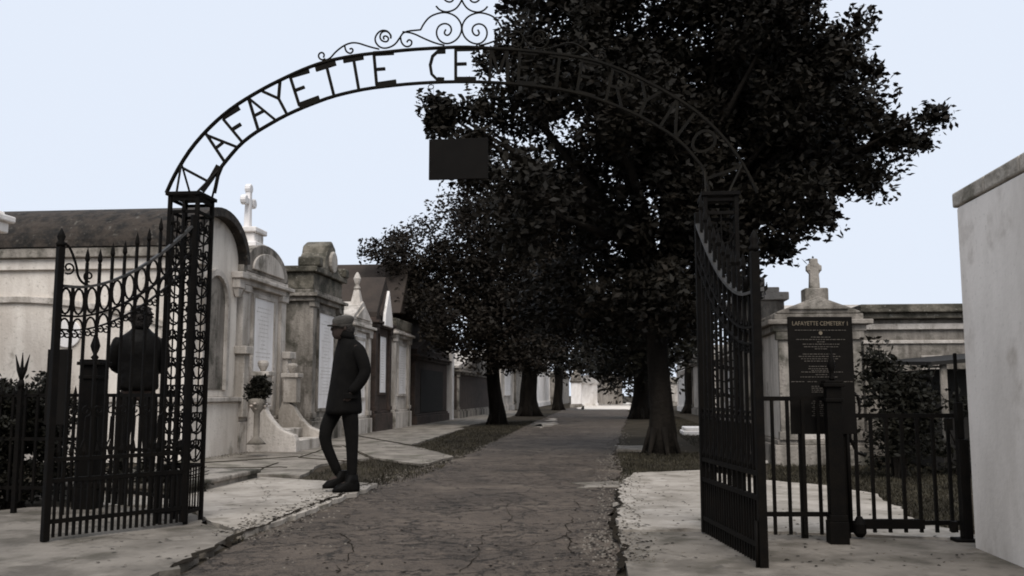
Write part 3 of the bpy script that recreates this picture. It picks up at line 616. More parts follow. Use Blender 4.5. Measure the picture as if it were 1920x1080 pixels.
# --- big dark building behind the row
t0, _ = plane_s(505, 600, -11.0); q0 = P(512, 500, 30); q1 = P(742, 500, 30); zt = P(620, 489, 30).z
ed = empty('long_building', RT(0,0)+((q0+q1)/2).xy.to_3d(), ROTF, 'long low dark brown building rising behind the left row of tombs', 'building')
hw_ = (q1-q0).length/2
MB().box(-hw_, hw_, 0, 8, -.1, zt-1.7).build('wall', M['darkbrick'], ed)
MB().prismx([(-.4, zt-1.75), (.9, zt), (7.1, zt), (8.4, zt-1.75)], -hw_-.3, hw_+.3).build('roof', M['brownroof'], ed, bevel=.03)
MB().box(hw_-.8, hw_-.1, 1.5, 2.2, zt-.2, zt+.18).build('chimney', M['darkbrick'], ed, bevel=.02)

# --- right side: pedimented tomb facing the gate
DP = 13.6
qa = P(1462, 700, DP); qb = P(1612, 700, DP); cc = (qa+qb)/2; wr = (qb-qa).length
zcor = P(1535, 618, DP).z
er, _, zcr = tomb('pediment_tomb', 'brown grey tomb with triangular pediment and small cross, behind the notice board', 0, 0, zcor-.03, P(1535, 556, DP).z, 2.4, M['palestone'], M['greystone'], gable='tri', cx=Vector((cc.x, cc.y, 0)), w=wr, rot=ROTF, plinth=.3, tablet=M['greystone'], tabw=.4, roofm=M['greystone'])
za = P(1522, 556, DP).z
MB().box(-.17, .17, .0, .3, za-.08, za+.13).build('cross_pedestal', M['greystone'], er, bevel=.02)
cr = MB(); cr.taper(0, .15, za+.13, za+.58, .075, .06, .055, .05); cr.box(-.11, .11, .1, .2, za+.39, za+.48); cr.prism(arc(0, za+.43, .105, 0, 342, 13), .11, .19); cr.build('cross', M['greystone'], er, bevel=.015)
# long flat society tomb
DL = 16.0
qa = P(1622, 700, DL); qb = P(1900, 700, DL); zt = P(1720, 573, DL).z
el = empty('long_tomb', (qa.x, qa.y, 0), ROTF, 'long flat roofed grey tomb with moulded cornice, left of the white wall', 'tomb')
LW = (qb-qa).length
MB().box(0, LW, 0, 5, -.1, zt-.243).build('body', M['greystone'], el, bevel=.01)
MB().box(-.1, LW, -.25, 5.1, zt-.14, zt).box(-.05, LW, -.16, 5.05, zt-.24, zt-.14).build('cornice', M['mossy'], el, bevel=.02)
MB().box(-.02, LW, -.06, 5.02, zt-.42, zt-.32).box(-.03, LW, -.035, 5.02, zt-.66, zt-.6).build('moulding', M['palestone'], el, bevel=.01)
for k in range(3):
    x = .12+k*.85; f = MB().box(x-.04, x+.3, -.03, 0, zt-1.32, zt-.86).build('window_frame', M['palestone'], el); MB().box(x, x+.26, -.036, -.005, zt-1.28, zt-.9).build('louvres', M['dark'], f)
    b_ = MB()
    for j in range(5): b_.box(x+.01, x+.25, -.05, -.03, zt-1.26+j*.075, zt-1.225+j*.075)
    b_.build('slats', M['palestone'], f)
# pale roof behind and tomb top left of the pediment
DQ = 24
qa = P(1478, 700, DQ); qb = P(1742, 700, DQ); zq = P(1610, 559, DQ).z
ep = empty('pale_roof_tomb', (qa.x, qa.y, 0), ROTF, 'tomb with pale pitched roof just showing above the long flat tomb', 'tomb')
LW = (qb-qa).length
MB().box(.1, LW-.1, .1, 4.9, -.1, zq-.45).build('body', M['greystone'], ep)
MB().add([(0,0,zq-.45),(LW,0,zq-.45),(LW,5,zq-.45),(0,5,zq-.45),(.2,2,zq),(LW-.45,2,zq),(LW-.45,3,zq),(.2,3,zq)], [(0,3,2,1),(4,5,6,7),(0,1,5,4),(1,2,6,5),(2,3,7,6),(3,0,4,7)]).build('roof', M['palestone'], ep, bevel=.02)
DQ = 17.5; qa = P(1448, 700, DQ); zq = P(1450, 548, DQ).z
eq = empty('blocky_tomb', (qa.x-.1, qa.y, 0), ROTF, 'dark tomb with stepped pale cap left of the pediment tomb', 'tomb')
MB().box(-.42, .36, 0, 1.6, -.1, zq-.15).build('body', M['greystone'], eq, bevel=.02)
MB().box(-.5, .44, -.08, 1.68, zq-.15, zq).box(-.45, .28, 0, 1.6, zq, zq+.1).build('cornice', M['palestone'], eq, bevel=.02)
MB().box(-.35, .05, .2, 1.2, zq+.1, zq+.32).build('cap', M['greystone'], eq, bevel=.03)
# dark shed with pole by the white wall
DS = 12.2
qa = P(1762, 700, DS); zs = P(1790, 668, DS).z
es = empty('lean_to_shed', (qa.x, qa.y, 0), ROTF, 'dark lean-to shed with a sloping roof close to the white wall', 'shed')
MB().box(.1, 2.6, .6, 2.6, -.05, zs-.15).build('wall', M['dark'], es)
MB().add([(-.1,0,zs-.12),(2.8,0,zs+.12),(2.8,2.7,zs+.22),(-.1,2.7,zs-.02),(-.1,0,zs-.07),(2.8,0,zs+.17),(2.8,2.7,zs+.27),(-.1,2.7,zs+.03)], [(0,3,2,1),(4,5,6,7),(0,1,5,4),(1,2,6,5),(2,3,7,6),(3,0,4,7)]).build('roof', M['dark'], es)
MB().tube([(.08, .1, -.05), (.08, .1, zs-.1)], .045, 8).build('post', M['greystone'], es, smooth=True)
# right row facing the lane, seen past the big trunk
SR = 4.6
def rt_tomb(px0, px1, zt, zg, lab, body, trim, gable='tri', s=SR, tablet=None):
    t0, _ = plane_s(px0, 740, s); t1, _ = plane_s(px1, 740, s)
    return tomb('lane_tomb', lab, 0, 0, zt, zg, 3, body, trim, gable=gable, cx=RT(s, (t0+t1)/2), w=abs(t1-t0), rot=ROTR, plinth=.3, tablet=tablet)
rt_tomb(1328, 1300, 2.5, 3.5, 'grey pillared tomb seen just left of the open right gate leaf', M['palestone'], M['greystone'])
rt_tomb(1288, 1272, 2.3, 3.2, 'bright white tomb glimpsed right of the big trunk', M['bright'], M['bright'], gable='arc')
rt_tomb(1232, 1226, 2.0, 2.7, 'dark tomb half hidden right behind the second right trunk', M['palestone'], M['greystone'], gable='arc')
rt_tomb(1388, 1352, 2.3, 3.0, 'white tomb seen through the bars of the right gate leaf', M['bright'], M['palestone'], tablet=M['marble'])
rt_tomb(1450, 1405, 1.9, 2.3, 'pale tomb beyond the free edge of the right gate leaf', M['bright'], M['palestone'], s=4.1)
q = G(1300, 816); er2 = empty('ledger_slab', (q.x, q.y, 0), ROTF, 'bright white low grave ledger to the right of the big trunk', 'grave slab')
MB().box(-.25, 1.1, 0, 1.2, -.05, .1).box(-.2, 1.05, .05, 1.15, .1, .19).build('slab', M['bright'], er2, bevel=.02)
q = G(1530, 868); er3 = empty('grave_kerb', (q.x, q.y, 0), ROTF, 'low pale grave kerb in the grass beneath the notice board', 'grave slab')
MB().box(-.85, .35, -.1, 0, -.05, .035).box(.22, .62, -.06, .3, -.05, .22).build('kerb', M['white'], er3, bevel=.015)

# ------------------------------------------------------------------ white boundary wall, right
cw = G(1828, 1038); sw = cw.dot(rv); tw_ = cw.dot(dv)
er4 = empty('boundary_wall', RT(sw, tw_), ROTF, 'tall white rendered wall with weathered coping at the right edge', 'wall')
zw_ = plane_s(1800, 385, sw)[1]
mb = MB(); mb.box(0, .45, -9, 0, -.1, zw_); mb.build('wall', M['wallwhite'], er4, bevel=.02)
cpg = MB(); rr = random.Random(5)
for i in range(18):
    y1 = -i*.5; y0 = y1-.497; j = rr.uniform(-.006, .006)
    cpg.prism([(-.012+j, zw_+.002), (.485, zw_+.002), (.485, zw_+.10), (.225, zw_+.15+j), (-.012+j, zw_+.10+j)], y0+.0, y1+(.04 if i == 0 else 0))
cpg.build('coping', mat('copingstone', (.36, .34, .31), (.17, .155, .135), scale=4, amt=.9, bump=.6, bscale=18, col3=(.33, .31, .28), moss=(.05, .048, .03), moss_amt=.35), er4, bevel=.012)

# ------------------------------------------------------------------ shrubs
def shrub(loc, blobs, m, label, seed, leaf=.08, dens=60, per=60, clump=.13, name='shrub', group=None):
    e = empty(name, loc, 0, label, 'shrub', group); r = random.Random(seed); cs = []; sg = []; st = MB()
    for c, rad in blobs:
        c = Vector(c)+Vector(loc)
        for _ in range(int(dens*(rad[0]*rad[1]*rad[2])**.6)+6):
            d = Vector((r.gauss(0,1), r.gauss(0,1), r.gauss(0,1))).normalized(); f = r.random()**.3
            cs.append((c.x+d.x*rad[0]*f, c.y+d.y*rad[1]*f, max(.02, c.z+d.z*rad[2]*f))); sg.append(clump*r.uniform(.5, 1))
        for _ in range(7):
            d = Vector((r.uniform(-1,1)*rad[0], r.uniform(-1,1)*rad[1], rad[2]*r.uniform(.2, 1.15)))
            st.tube([Vector(loc)+Vector((r.uniform(-.08,.08), r.uniform(-.08,.08), -.03)), Vector(loc).lerp(c, .6), c+d], [.018, .012, .004], 5)
    st.build('stems', M['bark'], e, world=True); leaf_mesh('foliage', leaves(cs, sg, per, leaf, seed), m, e); return e
q = P(1688, 870, 11.5); shrub((q.x, q.y, 0), [((0, 0, .55), (.48, .5, .6)), ((-.15, 0, 1.1), (.28, .35, .45)), ((.2, 0, .9), (.3, .35, .45)), ((-.2, 0, 1.45), (.12, .12, .2))], M['leafC'], 'big loose dark shrub behind the right hand fence', 21)
q = P(1800, 870, 11.9); shrub((q.x, q.y, 0), [((0, 0, .5), (.4, .45, .6))], M['leafC'], 'smaller dark shrub between the shed and the white wall', 22)
q = P(30, 850, 8.7); shrub((q.x, q.y, 0), [((-.05, 0, .55), (.5, .45, .55)), ((.1, 0, .85), (.42, .38, .36)), ((-.3, .0, .7), (.35, .35, .5))], M['leafC'], 'rounded clipped dark bush at the left edge behind the fence', 23, leaf=.05, dens=420, per=90, clump=.07)
q = P(175, 850, 9.6); shrub((q.x, q.y, 0), [((0, 0, .2), (.4, .3, .22)), ((.4, 0, .14), (.5, .25, .18)), ((.85, 0, .12), (.35, .2, .15))], M['leafC'], 'low dark ground plants under the railing behind the left gate leaf', 24, leaf=.06, dens=120, per=40, clump=.09)

# ------------------------------------------------------------------ gateway: lattice columns, arch, lettering, crest
TG = 6.92
s0, _ = plane_t(349, 985, TG)                    # inner front corner of left column
s1, _ = plane_t(1334, 1015, TG)
SM = plane_t(866, 200, TG)[0]
eg = empty('gateway_arch', RT(SM, TG), ROTF, 'black iron lattice gateway whose arch of cut letters spans the lane', 'gateway')
CWD, CDP, CH = .255, .30, 2.58
def gl(px, py):                                   # pixel on the arch plane -> gateway local x, z
    s, z = plane_t(px, py, TG+CDP/2); return s-SM, z
def column(xi, sgn, parent, CH):
    # xi inner edge local x; extends outwards by CWD
    xo = xi+sgn*CWD; c = MB()
    for x in (xi, xo):
        for y in (0, CDP): c.box(min(x, x+sgn*.03) if x == xi else min(x, x-sgn*.03), max(x, x+sgn*.03) if x == xi else max(x, x-sgn*.03), y-.0 if y == 0 else y-.03, .03 if y == 0 else y, -.02, CH)
    col = c.build('column', M['iron'], parent, bevel=.003)
    a, b = min(xi, xo), max(xi, xo)
    h = MB()
    for z in (.12, .46, CH-.14, CH-.04):
        h.box(a+.031, b-.031, .006, .024, z, z+.025).box(a+.031, b-.031, CDP-.024, CDP-.006, z, z+.025)
        h.box(a+.006, a+.024, .031, CDP-.031, z, z+.025).box(b-.024, b-.006, .031, CDP-.031, z, z+.025)
    h.box(a-.015, b+.015, -.015, CDP+.015, CH+.002, CH+.03).box(a-.03, b+.03, -.03, CDP+.03, -.02, .035)
    h.build('crossbars', M['iron'], col, bevel=.002)
    sc = MB(); ncell = 9; z0 = .50; ch = (CH-.16-z0)/ncell
    wx = CWD-.06; wy = CDP-.06
    def put(uv, face):
        out = []
        for u, z in uv:
            if face == 0: out.append((a+.03+u*wx, .015, z))
            if face == 1: out.append((a+.03+u*wx, CDP-.015, z))
            if face == 2: out.append((a+.015, .03+u*wy, z))
            if face == 3: out.append((b-.015, .03+u*wy, z))
        return out
    for face in range(4):
        sc.tube(put([(.5, z0), (.5, CH-.14)], face), .007, 4)
        for k in range(ncell):
            zc = z0+ch*(k+.5)
            for sx in (-1, 1):
                # S scroll from the stile curling to the centre bar
                p = [(0.5+sx*(.5-q[0]), q[1]) for q in spiral(.27, zc+ch*.20, .035/wx*.9, .14/wx*.9, 200, -1.25, 18)]
                p = [(0.5+sx*(x-.27)*1.0+sx*-.23, z) for x, z in [(u*.9+.02, zc+ch*.18+(v)) for u, v in [(.27+r_*math.cos(t_), r_*wx*.95*math.sin(t_)) for r_, t_ in [(.05+.19*i/16, R(-60+400*i/16)) for i in range(17)]]]]
                p = p+[(0.5+sx*-.46, zc-ch*.12), (0.5+sx*-.30, zc-ch*.40), (0.5+sx*-.06, zc-ch*.48)]
                sc.tube(put(p, face), .0078, 4)
        # fan of small bars at the foot
        for u in (.2, .4, .6, .8): sc.tube(put([(u, .14), (u, .46)], face), .006, 4)
    sc.build('scrollwork', M['iron'], col)
    return col
xiL = s0-SM; xiR = s1-SM
CHR = plane_t(1372, 366, TG)[1]; CHL = CH
column(xiL, -1, eg, CHL); column(xiR, 1, eg, CHR)
outer = [(312,362),(324,335),(340,306),(360,276),(385,247),(412,221),(440,199),(470,180),(500,163),(530,148),(560,134),(590,122),(620,113),(655,106),(690,101),(730,97),(770,93),(820,90),(866,88)]
inner = [(402,362),(411,318),(430,294),(450,271),(475,251),(500,236),(530,219),(560,205),(590,193),(620,182),(655,173),(690,166),(730,161),(770,157),(820,154),(866,153)]
def arch_pts(a): h = [gl(x, y) for x, y in a]; return [(x, CDP/2, z) for x, z in h]+[(-x, CDP/2, z) for x, z in reversed(h[:-1])]
def ribbon(mb, pts2, w, y0, y1):                   # flat bar following (x,z) points, w = in-plane half thickness
    n = len(pts2); L_, R_ = [], []
    for i in range(n):
        a = Vector(pts2[max(i-1, 0)]); b = Vector(pts2[min(i+1, n-1)]); d = (b-a).normalized(); nn = Vector((-d.y, d.x)); p = Vector(pts2[i])
        L_.append(p+nn*w); R_.append(p-nn*w)
    v = [(p.x, y0, p.y) for p in L_]+[(p.x, y0, p.y) for p in R_]+[(p.x, y1, p.y) for p in L_]+[(p.x, y1, p.y) for p in R_]
    f = []
    for i in range(n-1): f += [(i, i+1, n+i+1, n+i), (2*n+i+1, 2*n+i, 3*n+i, 3*n+i+1), (i+1, i, 2*n+i, 2*n+i+1), (n+i, n+i+1, 3*n+i+1, 3*n+i)]
    f += [(0, n, 3*n, 2*n), (n-1, 3*n-1, 4*n-1, 2*n-1)]
    mb.add(v, f)
def mir(a): return [gl(x, y) for x, y in a]+[gl(1732-x, y) for x, y in reversed(a[:-1])]
yc = CDP/2
mb = MB(); ribbon(mb, smooth_pts(mir(outer), 1), .008, yc-.018, yc+.018); mb.build('arch_rail', M['ironlight'], eg)
mb = MB(); ribbon(mb, smooth_pts(mir(inner), 1), .008, yc-.018, yc+.018); mb.build('arch_rail', M['ironlight'], eg)
for sx in (-1, 1):
    f_ = (lambda x: x) if sx < 0 else (lambda x: 1732-x); o_ = gl(f_(340), 306); i_ = gl(f_(411), 318)
    xi_, hh_ = (xiL, CHL) if sx < 0 else (xiR, CHR)
    for y in (.015, CDP-.015):
        MB().tube([(i_[0], yc, i_[1]), (xi_+sx*.02, y, hh_+.03)], .009, 4).build('brace', M['ironlight'], eg)
        MB().tube([(o_[0], yc, o_[1]), (xi_+sx*CWD*.75, y, hh_+.03)], .009, 4).build('brace', M['ironlight'], eg)
# lettering; left half traced on the arch plane, right half set radially
def c5(x, y): return gl(300+x/2.7, y/2.7)
def letter(strokes, thick=.011):
    mb = MB()
    for k, stt in enumerate(strokes):
        w = thick
        if isinstance(stt[-1], float): w = stt[-1]; stt = stt[:-1]
        y0 = yc-.010+.0012*(k % 3); ribbon(mb, list(stt), w, y0, -y0+2*yc+.0006*k)
    return mb.build('letter', M['ironlight'], eg)
def L5(*strokes): letter([tuple(c5(*p) if isinstance(p, tuple) else p for p in s) for s in strokes])
L5(((120,853),(240,917)), ((212,968),(262,900),(297,838), .02))
L5(((232,676),(326,818)), ((236,684),(390,745)), ((280,752),(318,722)))
L5(((320,603),(415,718)), ((316,598),(402,545), .018), ((362,658),(410,628), .014))
L5(((448,498),(498,660)), ((452,500),(580,604)), ((480,585),(524,562)))
L5(((518,462),(598,498)), ((608,405),(600,500)), ((600,498),(640,574)))
L5(((660,392),(706,536)), ((652,388),(755,358), .018), ((703,532),(806,494), .018), ((684,458),(732,440)))
L5(((788,352),(890,320), .018), ((843,335),(880,482)))
L5(((928,308),(1030,290), .018), ((980,300),(1006,452)))
L5(((1083,275),(1097,432)), ((1080,272),(1184,266), .018), ((1094,430),(1196,415), .02), ((1092,352),(1140,348)))
L5(tuple([(1440,262),(1405,262),(1380,285),(1368,330),(1375,375),(1400,400),(1435,402)]), ((1405,260),(1445,258), .02), ((1405,402),(1438,404), .018))
L5(((1497,240),(1497,408)), ((1495,248),(1590,246), .018), ((1495,402),(1600,402), .02), ((1497,325),(1552,323)))
pairs = [((820,90),(820,153)), ((700,101),(706,161)), ((613,115),(626,180)), ((544,141),(561,205)), ((467,182),(500,236)), ((414,220),(454,267)), ((370,262),(425,300)), ((335,315),(405,338))]
PX = [(gl(1732-a[0], a[1]), gl(1732-b[0], b[1])) for a, b in pairs]
cum = [0]
for i in range(1, len(PX)):
    m0 = (Vector(PX[i-1][0])+Vector(PX[i-1][1]))/2; m1 = (Vector(PX[i][0])+Vector(PX[i][1]))/2; cum.append(cum[-1]+(m1-m0).length)
def onarch(u, v):                                  # u metres along the right half, v 0 inner .. 1 outer
    i = 0
    while i < len(cum)-2 and u > cum[i+1]: i += 1
    k = (u-cum[i])/(cum[i+1]-cum[i]); o = Vector(PX[i][0]).lerp(Vector(PX[i+1][0]), k); n = Vector(PX[i][1]).lerp(Vector(PX[i+1][1]), k)
    p = n.lerp(o, v); return (p.x, p.y)
F_ = {'E': [[(0,0),(0,1)], [(0,.97),(1,.97), .016], [(0,.03),(1,.03), .016], [(0,.5),(.55,.5)]], 'T': [[(0,.97),(1,.97), .016], [(.5,1),(.5,0)]],
      'M': [[(0,0),(.08,1)], [(.08,1),(.5,.25)], [(.5,.25),(.92,1)], [(.92,1),(1,0)]], 'R': [[(0,0),(0,1)], [(0,.96),(.6,.96),(.9,.85),(.9,.62),(.6,.5),(0,.48)], [(.45,.5),(1,0)]],
      'Y': [[(0,1),(.5,.5)], [(1,1),(.5,.5)], [(.5,.5),(.5,0)]], 'N': [[(0,0),(0,1)], [(0,1),(1,0)], [(1,0),(1,1)]],
      'o': [[(.5+.5*math.cos(R(a)), .5+.36*math.sin(R(a))) for a in range(0, 361, 30)]], '.': [[(0,.12),(.6,.12), .012]], '1': [[(.5,0),(.5,1)], [(.5,1),(.1,.78)]]}
def at_px(px, py):                                 # nearest arch length to a pixel
    g_ = Vector(gl(px, py)); return min([(Vector(onarch(u*.01, .5))-g_).length*1000+u*1e-6 and ((Vector(onarch(u*.01, .5))-g_).length, u*.01) for u in range(int(cum[-1]*100))])[1]
for ch, px, py, w in (('M', 935, 124, .15), ('E', 990, 128, .14), ('T', 1045, 134, .15), ('E', 1105, 144, .15), ('R', 1160, 162, .14), ('Y', 1213, 187, .16), ('N', 1268, 225, .16), ('o', 1318, 268, .15), ('.', 1345, 300, .03), ('1', 1368, 326, .10)):
    u = at_px(px, py); letter([tuple([onarch(u-w/2+p[0]*w, p[1]) if isinstance(p, tuple) else p for p in s]) for s in F_[ch]])
# crest of scrolls above the arch
cs_ = [
 [(838,298),(820,306),(803,292),(805,272),(822,265),(834,278),(828,292)], [(822,308),(860,300),(890,262),(940,225),(990,214),(1060,238),(1110,250)], [(935,230),(942,262),(965,274),(980,258),(972,245),(960,250)],
 [(1135,200),(1130,186),(1146,182),(1160,196),(1150,214),(1125,210),(1112,190),(1122,162),(1150,158),(1172,180),(1168,200),(1170,180),(1150,155),(1115,155),(1090,185),(1090,215),(1115,243),(1150,246),(1190,228),(1215,192),(1235,160),(1320,152)],
 [(1218,185),(1222,218),(1245,240),(1272,232),(1277,210),(1260,200),(1250,215)], [(1228,162),(1280,168),(1340,198),(1400,222),(1440,230)],
 [(1320,152),(1335,122),(1365,85),(1410,67),(1450,63),(1495,80),(1522,112),(1530,150),(1515,190),(1480,218),(1440,224),(1408,200),(1398,165),(1410,132),(1440,118),(1468,128),(1478,152),(1468,175),(1450,182),(1438,168),(1448,150)],
 [(1398,32),(1415,52),(1450,64),(1495,50),(1520,20),(1532,-10),(1528,-45),(1500,-75),(1460,-78),(1435,-50),(1430,-15),(1450,10),(1475,12),(1490,-5),(1480,-25),(1462,-22)],
 [(1532,-10),(1534,-60),(1532,-130),(1530,-170)],
]
k_ = 0
for sx in (-1, 1):
    mb = MB()
    for pl in cs_:
        p = [c5(*q) if sx < 0 else gl(1732-300-q[0]/2.7, q[1]/2.7) for q in pl]
        mb.tube([(x, yc+.003*sx, z) for x, z in smooth_pts(p, 2)], .0075, 5)
    mb.build('crest_scroll', M['ironlight'], eg)
mb = MB(); q = gl(808, 163); mb.tube([(q[0]+.022*math.cos(R(a)), yc, q[1]+.018*math.sin(R(a))) for a in range(0, 361, 30)], .004, 4); mb.tube([(-q[0]+.022*math.cos(R(a)), yc, q[1]+.018*math.sin(R(a))) for a in range(0, 361, 30)], .004, 4); mb.build('hanging_ring', M['ironlight'], eg)
# hanging panel
a = plane_t(805, 262, TG+yc); b = plane_t(915, 335, TG+yc)
eh = empty('hanging_sign', RT((a[0]+b[0])/2, TG+yc, b[1]), ROTF, 'plain dark rectangular panel hanging under the middle of the arch', 'sign')
hwp = (b[0]-a[0])/2; hp = a[1]-b[1]
MB().box(-hwp, hwp, -.012, .012, 0, hp).build('panel', M['sign'], eh, bevel=.003)
zr_ = plane_t(860, 155, TG+yc)[1]-b[1]
MB().tube([(-hwp+.03, 0, hp), (-hwp+.03, 0, zr_)], .0012, 4).tube([(hwp-.03, 0, hp), (hwp-.03, 0, zr_)], .0012, 4).build('hanging_wires', M['iron'], eh)

# ------------------------------------------------------------------ gate leaves
def leaf(hinge, free, zb, ztop_free, ztop_hinge, label, stile_top, nb):
    d = (free-hinge); L_ = d.length; ang = math.atan2(d.y, d.x)
    e = empty('gate_leaf', (hinge.x, hinge.y, 0), ang, label, 'gate', 'open leaves of the iron gateway')
    top = lambda u: ztop_free+(ztop_hinge-ztop_free)*max(0, 1-u/L_/.88)**1.75
    MB().box(L_-.045, L_, -.025, .025, zb-.02, stile_top).build('stile', M['iron'], e, bevel=.004)
    MB().lathe([(.028, stile_top), (.035, stile_top+.02), (.02, stile_top+.04), (.03, stile_top+.07), (.018, stile_top+.1), (.002, stile_top+.13)], L_-.022, 0, 8).tube([(L_-.022, -.035, zb+.25), (L_-.022, -.035, zb-.07)], .01, 6).build('finial', M['iron'], e, smooth=True)
    MB().box(.0, .04, -.02, .02, zb, ztop_hinge+.05).build('stile', M['iron'], e, bevel=.004)
    n = 24; us = [.04+(L_-.09)*i/n for i in range(n+1)]
    def rail(off, w, dep_, name, m=M['iron']):
        mb = MB(); ribbon(mb, [(u, top(u)+off) for u in us], w, -dep_, dep_); mb.build(name, m, e)
    rail(0, .009, .02, 'top_rail', M['iron_worn']); rail(-.205, .007, .016, 'curved_rail', M['iron']); rail(-.30, .006, .014, 'curved_rail', M['iron'])
    for z in (zb+.09, zb+.36, zb+.50): MB().box(.041, L_-.046, -.014, .014, z, z+.028).build('lower_rail', M['iron'], e)
    pk = MB(); ov = MB(); dog = MB(); sp_ = (L_-.05)/nb
    for i in range(1, nb):
        u = .02+sp_*i; zt = top(u)+.15+(.02 if i % 2 else 0)
        if u > L_-.2: zt = top(u)+.0
        pk.box(u-.009, u+.009, -.009, .009, zb, zt)
        if u <= L_-.2: pk.lathe([(.009, zt), (.019, zt+.025), (.014, zt+.06), (.001, zt+.11)], u, 0, 6)
    for i in range(nb):
        u = .02+sp_*(i+.5)
        dog.box(u-.008, u+.008, -.008, .008, zb, zb+.36); dog.lathe([(.008, zb+.53), (.016, zb+.56), (.001, zb+.63)], u, 0, 6)
        c = top(u)-.102
        ov.tube([(u+(sp_*.40)*math.cos(R(a)), 0, c+.088*math.sin(R(a))) for a in range(0, 361, 24)], .0085, 5)
        c2 = top(u)-.298
        ov.tube([(u+(sp_*.40)*math.cos(R(a)), 0, c2+.075*math.sin(R(a))) for a in range(0, 181, 20)], .008, 5)
        for sx in (-1, 1):
            ov.tube([(u+sx*(sp_*.22+x), 0, top(u)-.335+z) for x, z in spiral(0, 0, .026, .006, 90, 1.2*sx, 14)], .0068, 4)
    pk.build('pickets', M['iron'], e); dog.build('short_pickets', M['iron'], e); ov.build('oval_scrolls', M['iron'], e)
    # bracket scroll by the free stile
    mb = MB(); zz = top(L_-.1); ww = 1
    pts = [(L_-.05, zz+.30), (L_-.09, zz+.27), (L_-.14, zz+.15), (L_-.15, zz+.08), (L_-.19, zz+.03), (L_-.25, zz+.015)]
    mb.tube([(x, 0, z) for x, z in smooth_pts(pts, 2)], .009, 5)
    mb.tube([(x, 0, z) for x, z in spiral(L_-.085, zz+.13, .045, .008, 300, -1.3, 20)], .007, 5)
    mb.tube([(x, 0, z) for x, z in spiral(L_-.23, zz+.085, .04, .008, 260, 1.3, 20)], .007, 5)
    mb.build('bracket_scroll', M['iron'], e)
    # low scroll ornament centred on the leaf
    mb = MB(); zc = zb+.66
    for i in range(nb//2):
        u0 = .02+sp_*(2*i+1)
        for sx in (-1, 1):
            mb.tube([(u0+sx*(sp_*.5)+x, 0, zc+.18+z) for x, z in spiral(0, 0, .045, .008, 270, sx*1.3, 18)], .006, 4)
            mb.tube([(u0, 0, zc-.12), (u0+sx*sp_*.45, 0, zc-.02), (u0+sx*sp_*.5, 0, zc+.136)], .006, 4)
    mb.build('scroll_panel', M['iron'], e)
    return e
HL = RT(s0+.0, TG-.03)
FL = G(78, 1010, .07)
leaf(HL, FL, .07, P(150, 535, FL.y).z, 2.36, 'left open gate leaf of black iron with spear pickets and oval rings', P(108, 462, FL.y).z, 11)
HR = RT(s1-.055, TG-.03); FR = G(1434, 1062, .05)
leaf(HR, FR, .05, P(1420, 552, FR.y).z+.02, 2.3, 'right open gate leaf seen almost edge on, swung towards the viewer', P(1435, 470, FR.y).z, 12)

# ------------------------------------------------------------------ fences
def cast_post(mb, h=1.28, r=.075):
    mb.box(-r, r, -r, r, 0, h).box(-r-.02, r+.02, -r-.02, r+.02, 0, .22).box(-r-.012, r+.012, -r-.012, r+.012, .22, .27)
    mb.box(-r-.015, r+.015, -r-.015, r+.015, h-.12, h-.09).box(-r-.03, r+.03, -r-.03, r+.03, h, h+.03).box(-r-.015, r+.015, -r-.015, r+.015, h+.03, h+.05)
def finial(mb, z, x=0, y=0, k=1.0): mb.lathe([(.02*k, z), (.035*k, z+.02), (.015*k, z+.045), (.03*k, z+.08), (.042*k, z+.12), (.026*k, z+.18), (.012*k, z+.22), (.002, z+.28)], x, y, 10)
pp = G(163, 963)
ef = empty('cast_iron_post', (pp.x, pp.y, 0), ROTF, 'square black fence post with capped top and spear finial behind the left gate leaf', 'post', 'square cast iron fence posts')
mb = MB(); hcap = P(163, 685, pp.y).z; cast_post(mb, hcap, .075); mb.build('shaft', M['iron'], ef, bevel=.005)
mb = MB(); finial(mb, hcap+.05); mb.build('finial', M['iron'], ef, smooth=True)
pr_ = G(1572, 1030)
ef2 = copy_tree(ef); ef2.location = (pr_.x, pr_.y, 0); ef2.scale = (.66, .66, .84); ef2['label'] = 'square black fence post standing in front of the notice board'
def fence(a, b, z0, z1, rails, sp, label, tips=True, name='iron_fence', skip=()):
    d = (b-a); L_ = d.length; e = empty(name, (a.x, a.y, 0), math.atan2(d.y, d.x), label, 'fence')
    for z in rails: MB().box(0, L_, -.009, .009, z, z+.03).build('rail', M['iron'], e)
    mb = MB(); n = int(L_/sp)
    for i in range(n+1):
        u = (i+.5)*L_/(n+1); mb.box(u-.0105, u+.0105, -.0105, .0105, z0, z1)
        if tips: mb.lathe([(.01, z1), (.02, z1+.02), (.014, z1+.05), (.001, z1+.1)], u, 0, 6)
    mb.build('pickets', M['iron'], e)
    return e
# right: panel between the gateway and the post, then a wicket and wall post
PA = G(1440, 1008, .06); PB = G(1556, 1008, .06)
fence(PA, PB, .08, 1.0, (.2, P(1455, 746, PA.y).z-.02), .105, 'short straight bar fence between the right gate leaf and the square post', tips=False)
PC = G(1597, 1004, .06); PD = G(1802, 1004, .06)
ew_ = fence(PC, PD, .08, .86, (.13, .86), .108, 'low wicket gate of thin bars with a scrolled latch stile beside the white wall', tips=False, name='wicket_gate')
ew_['category'] = 'gate'
mb = MB(); mb.tube([(0, 0, .08), (0, 0, 1.0)], .014, 6); mb.tube([(x, 0, z) for x, z in [(.0, .98)]+arc(.045, .98, .045, 180, 0, 8)+[(.09, .9), (.06, .86), (.05, .92)]], .01, 6)
mb.tube([(.02, 0, .95), (.015, 0, .72), (.06, 0, .62), (.12, 0, .6)], .012, 6)
mb.build('latch_stile', M['iron'], ew_, smooth=True)
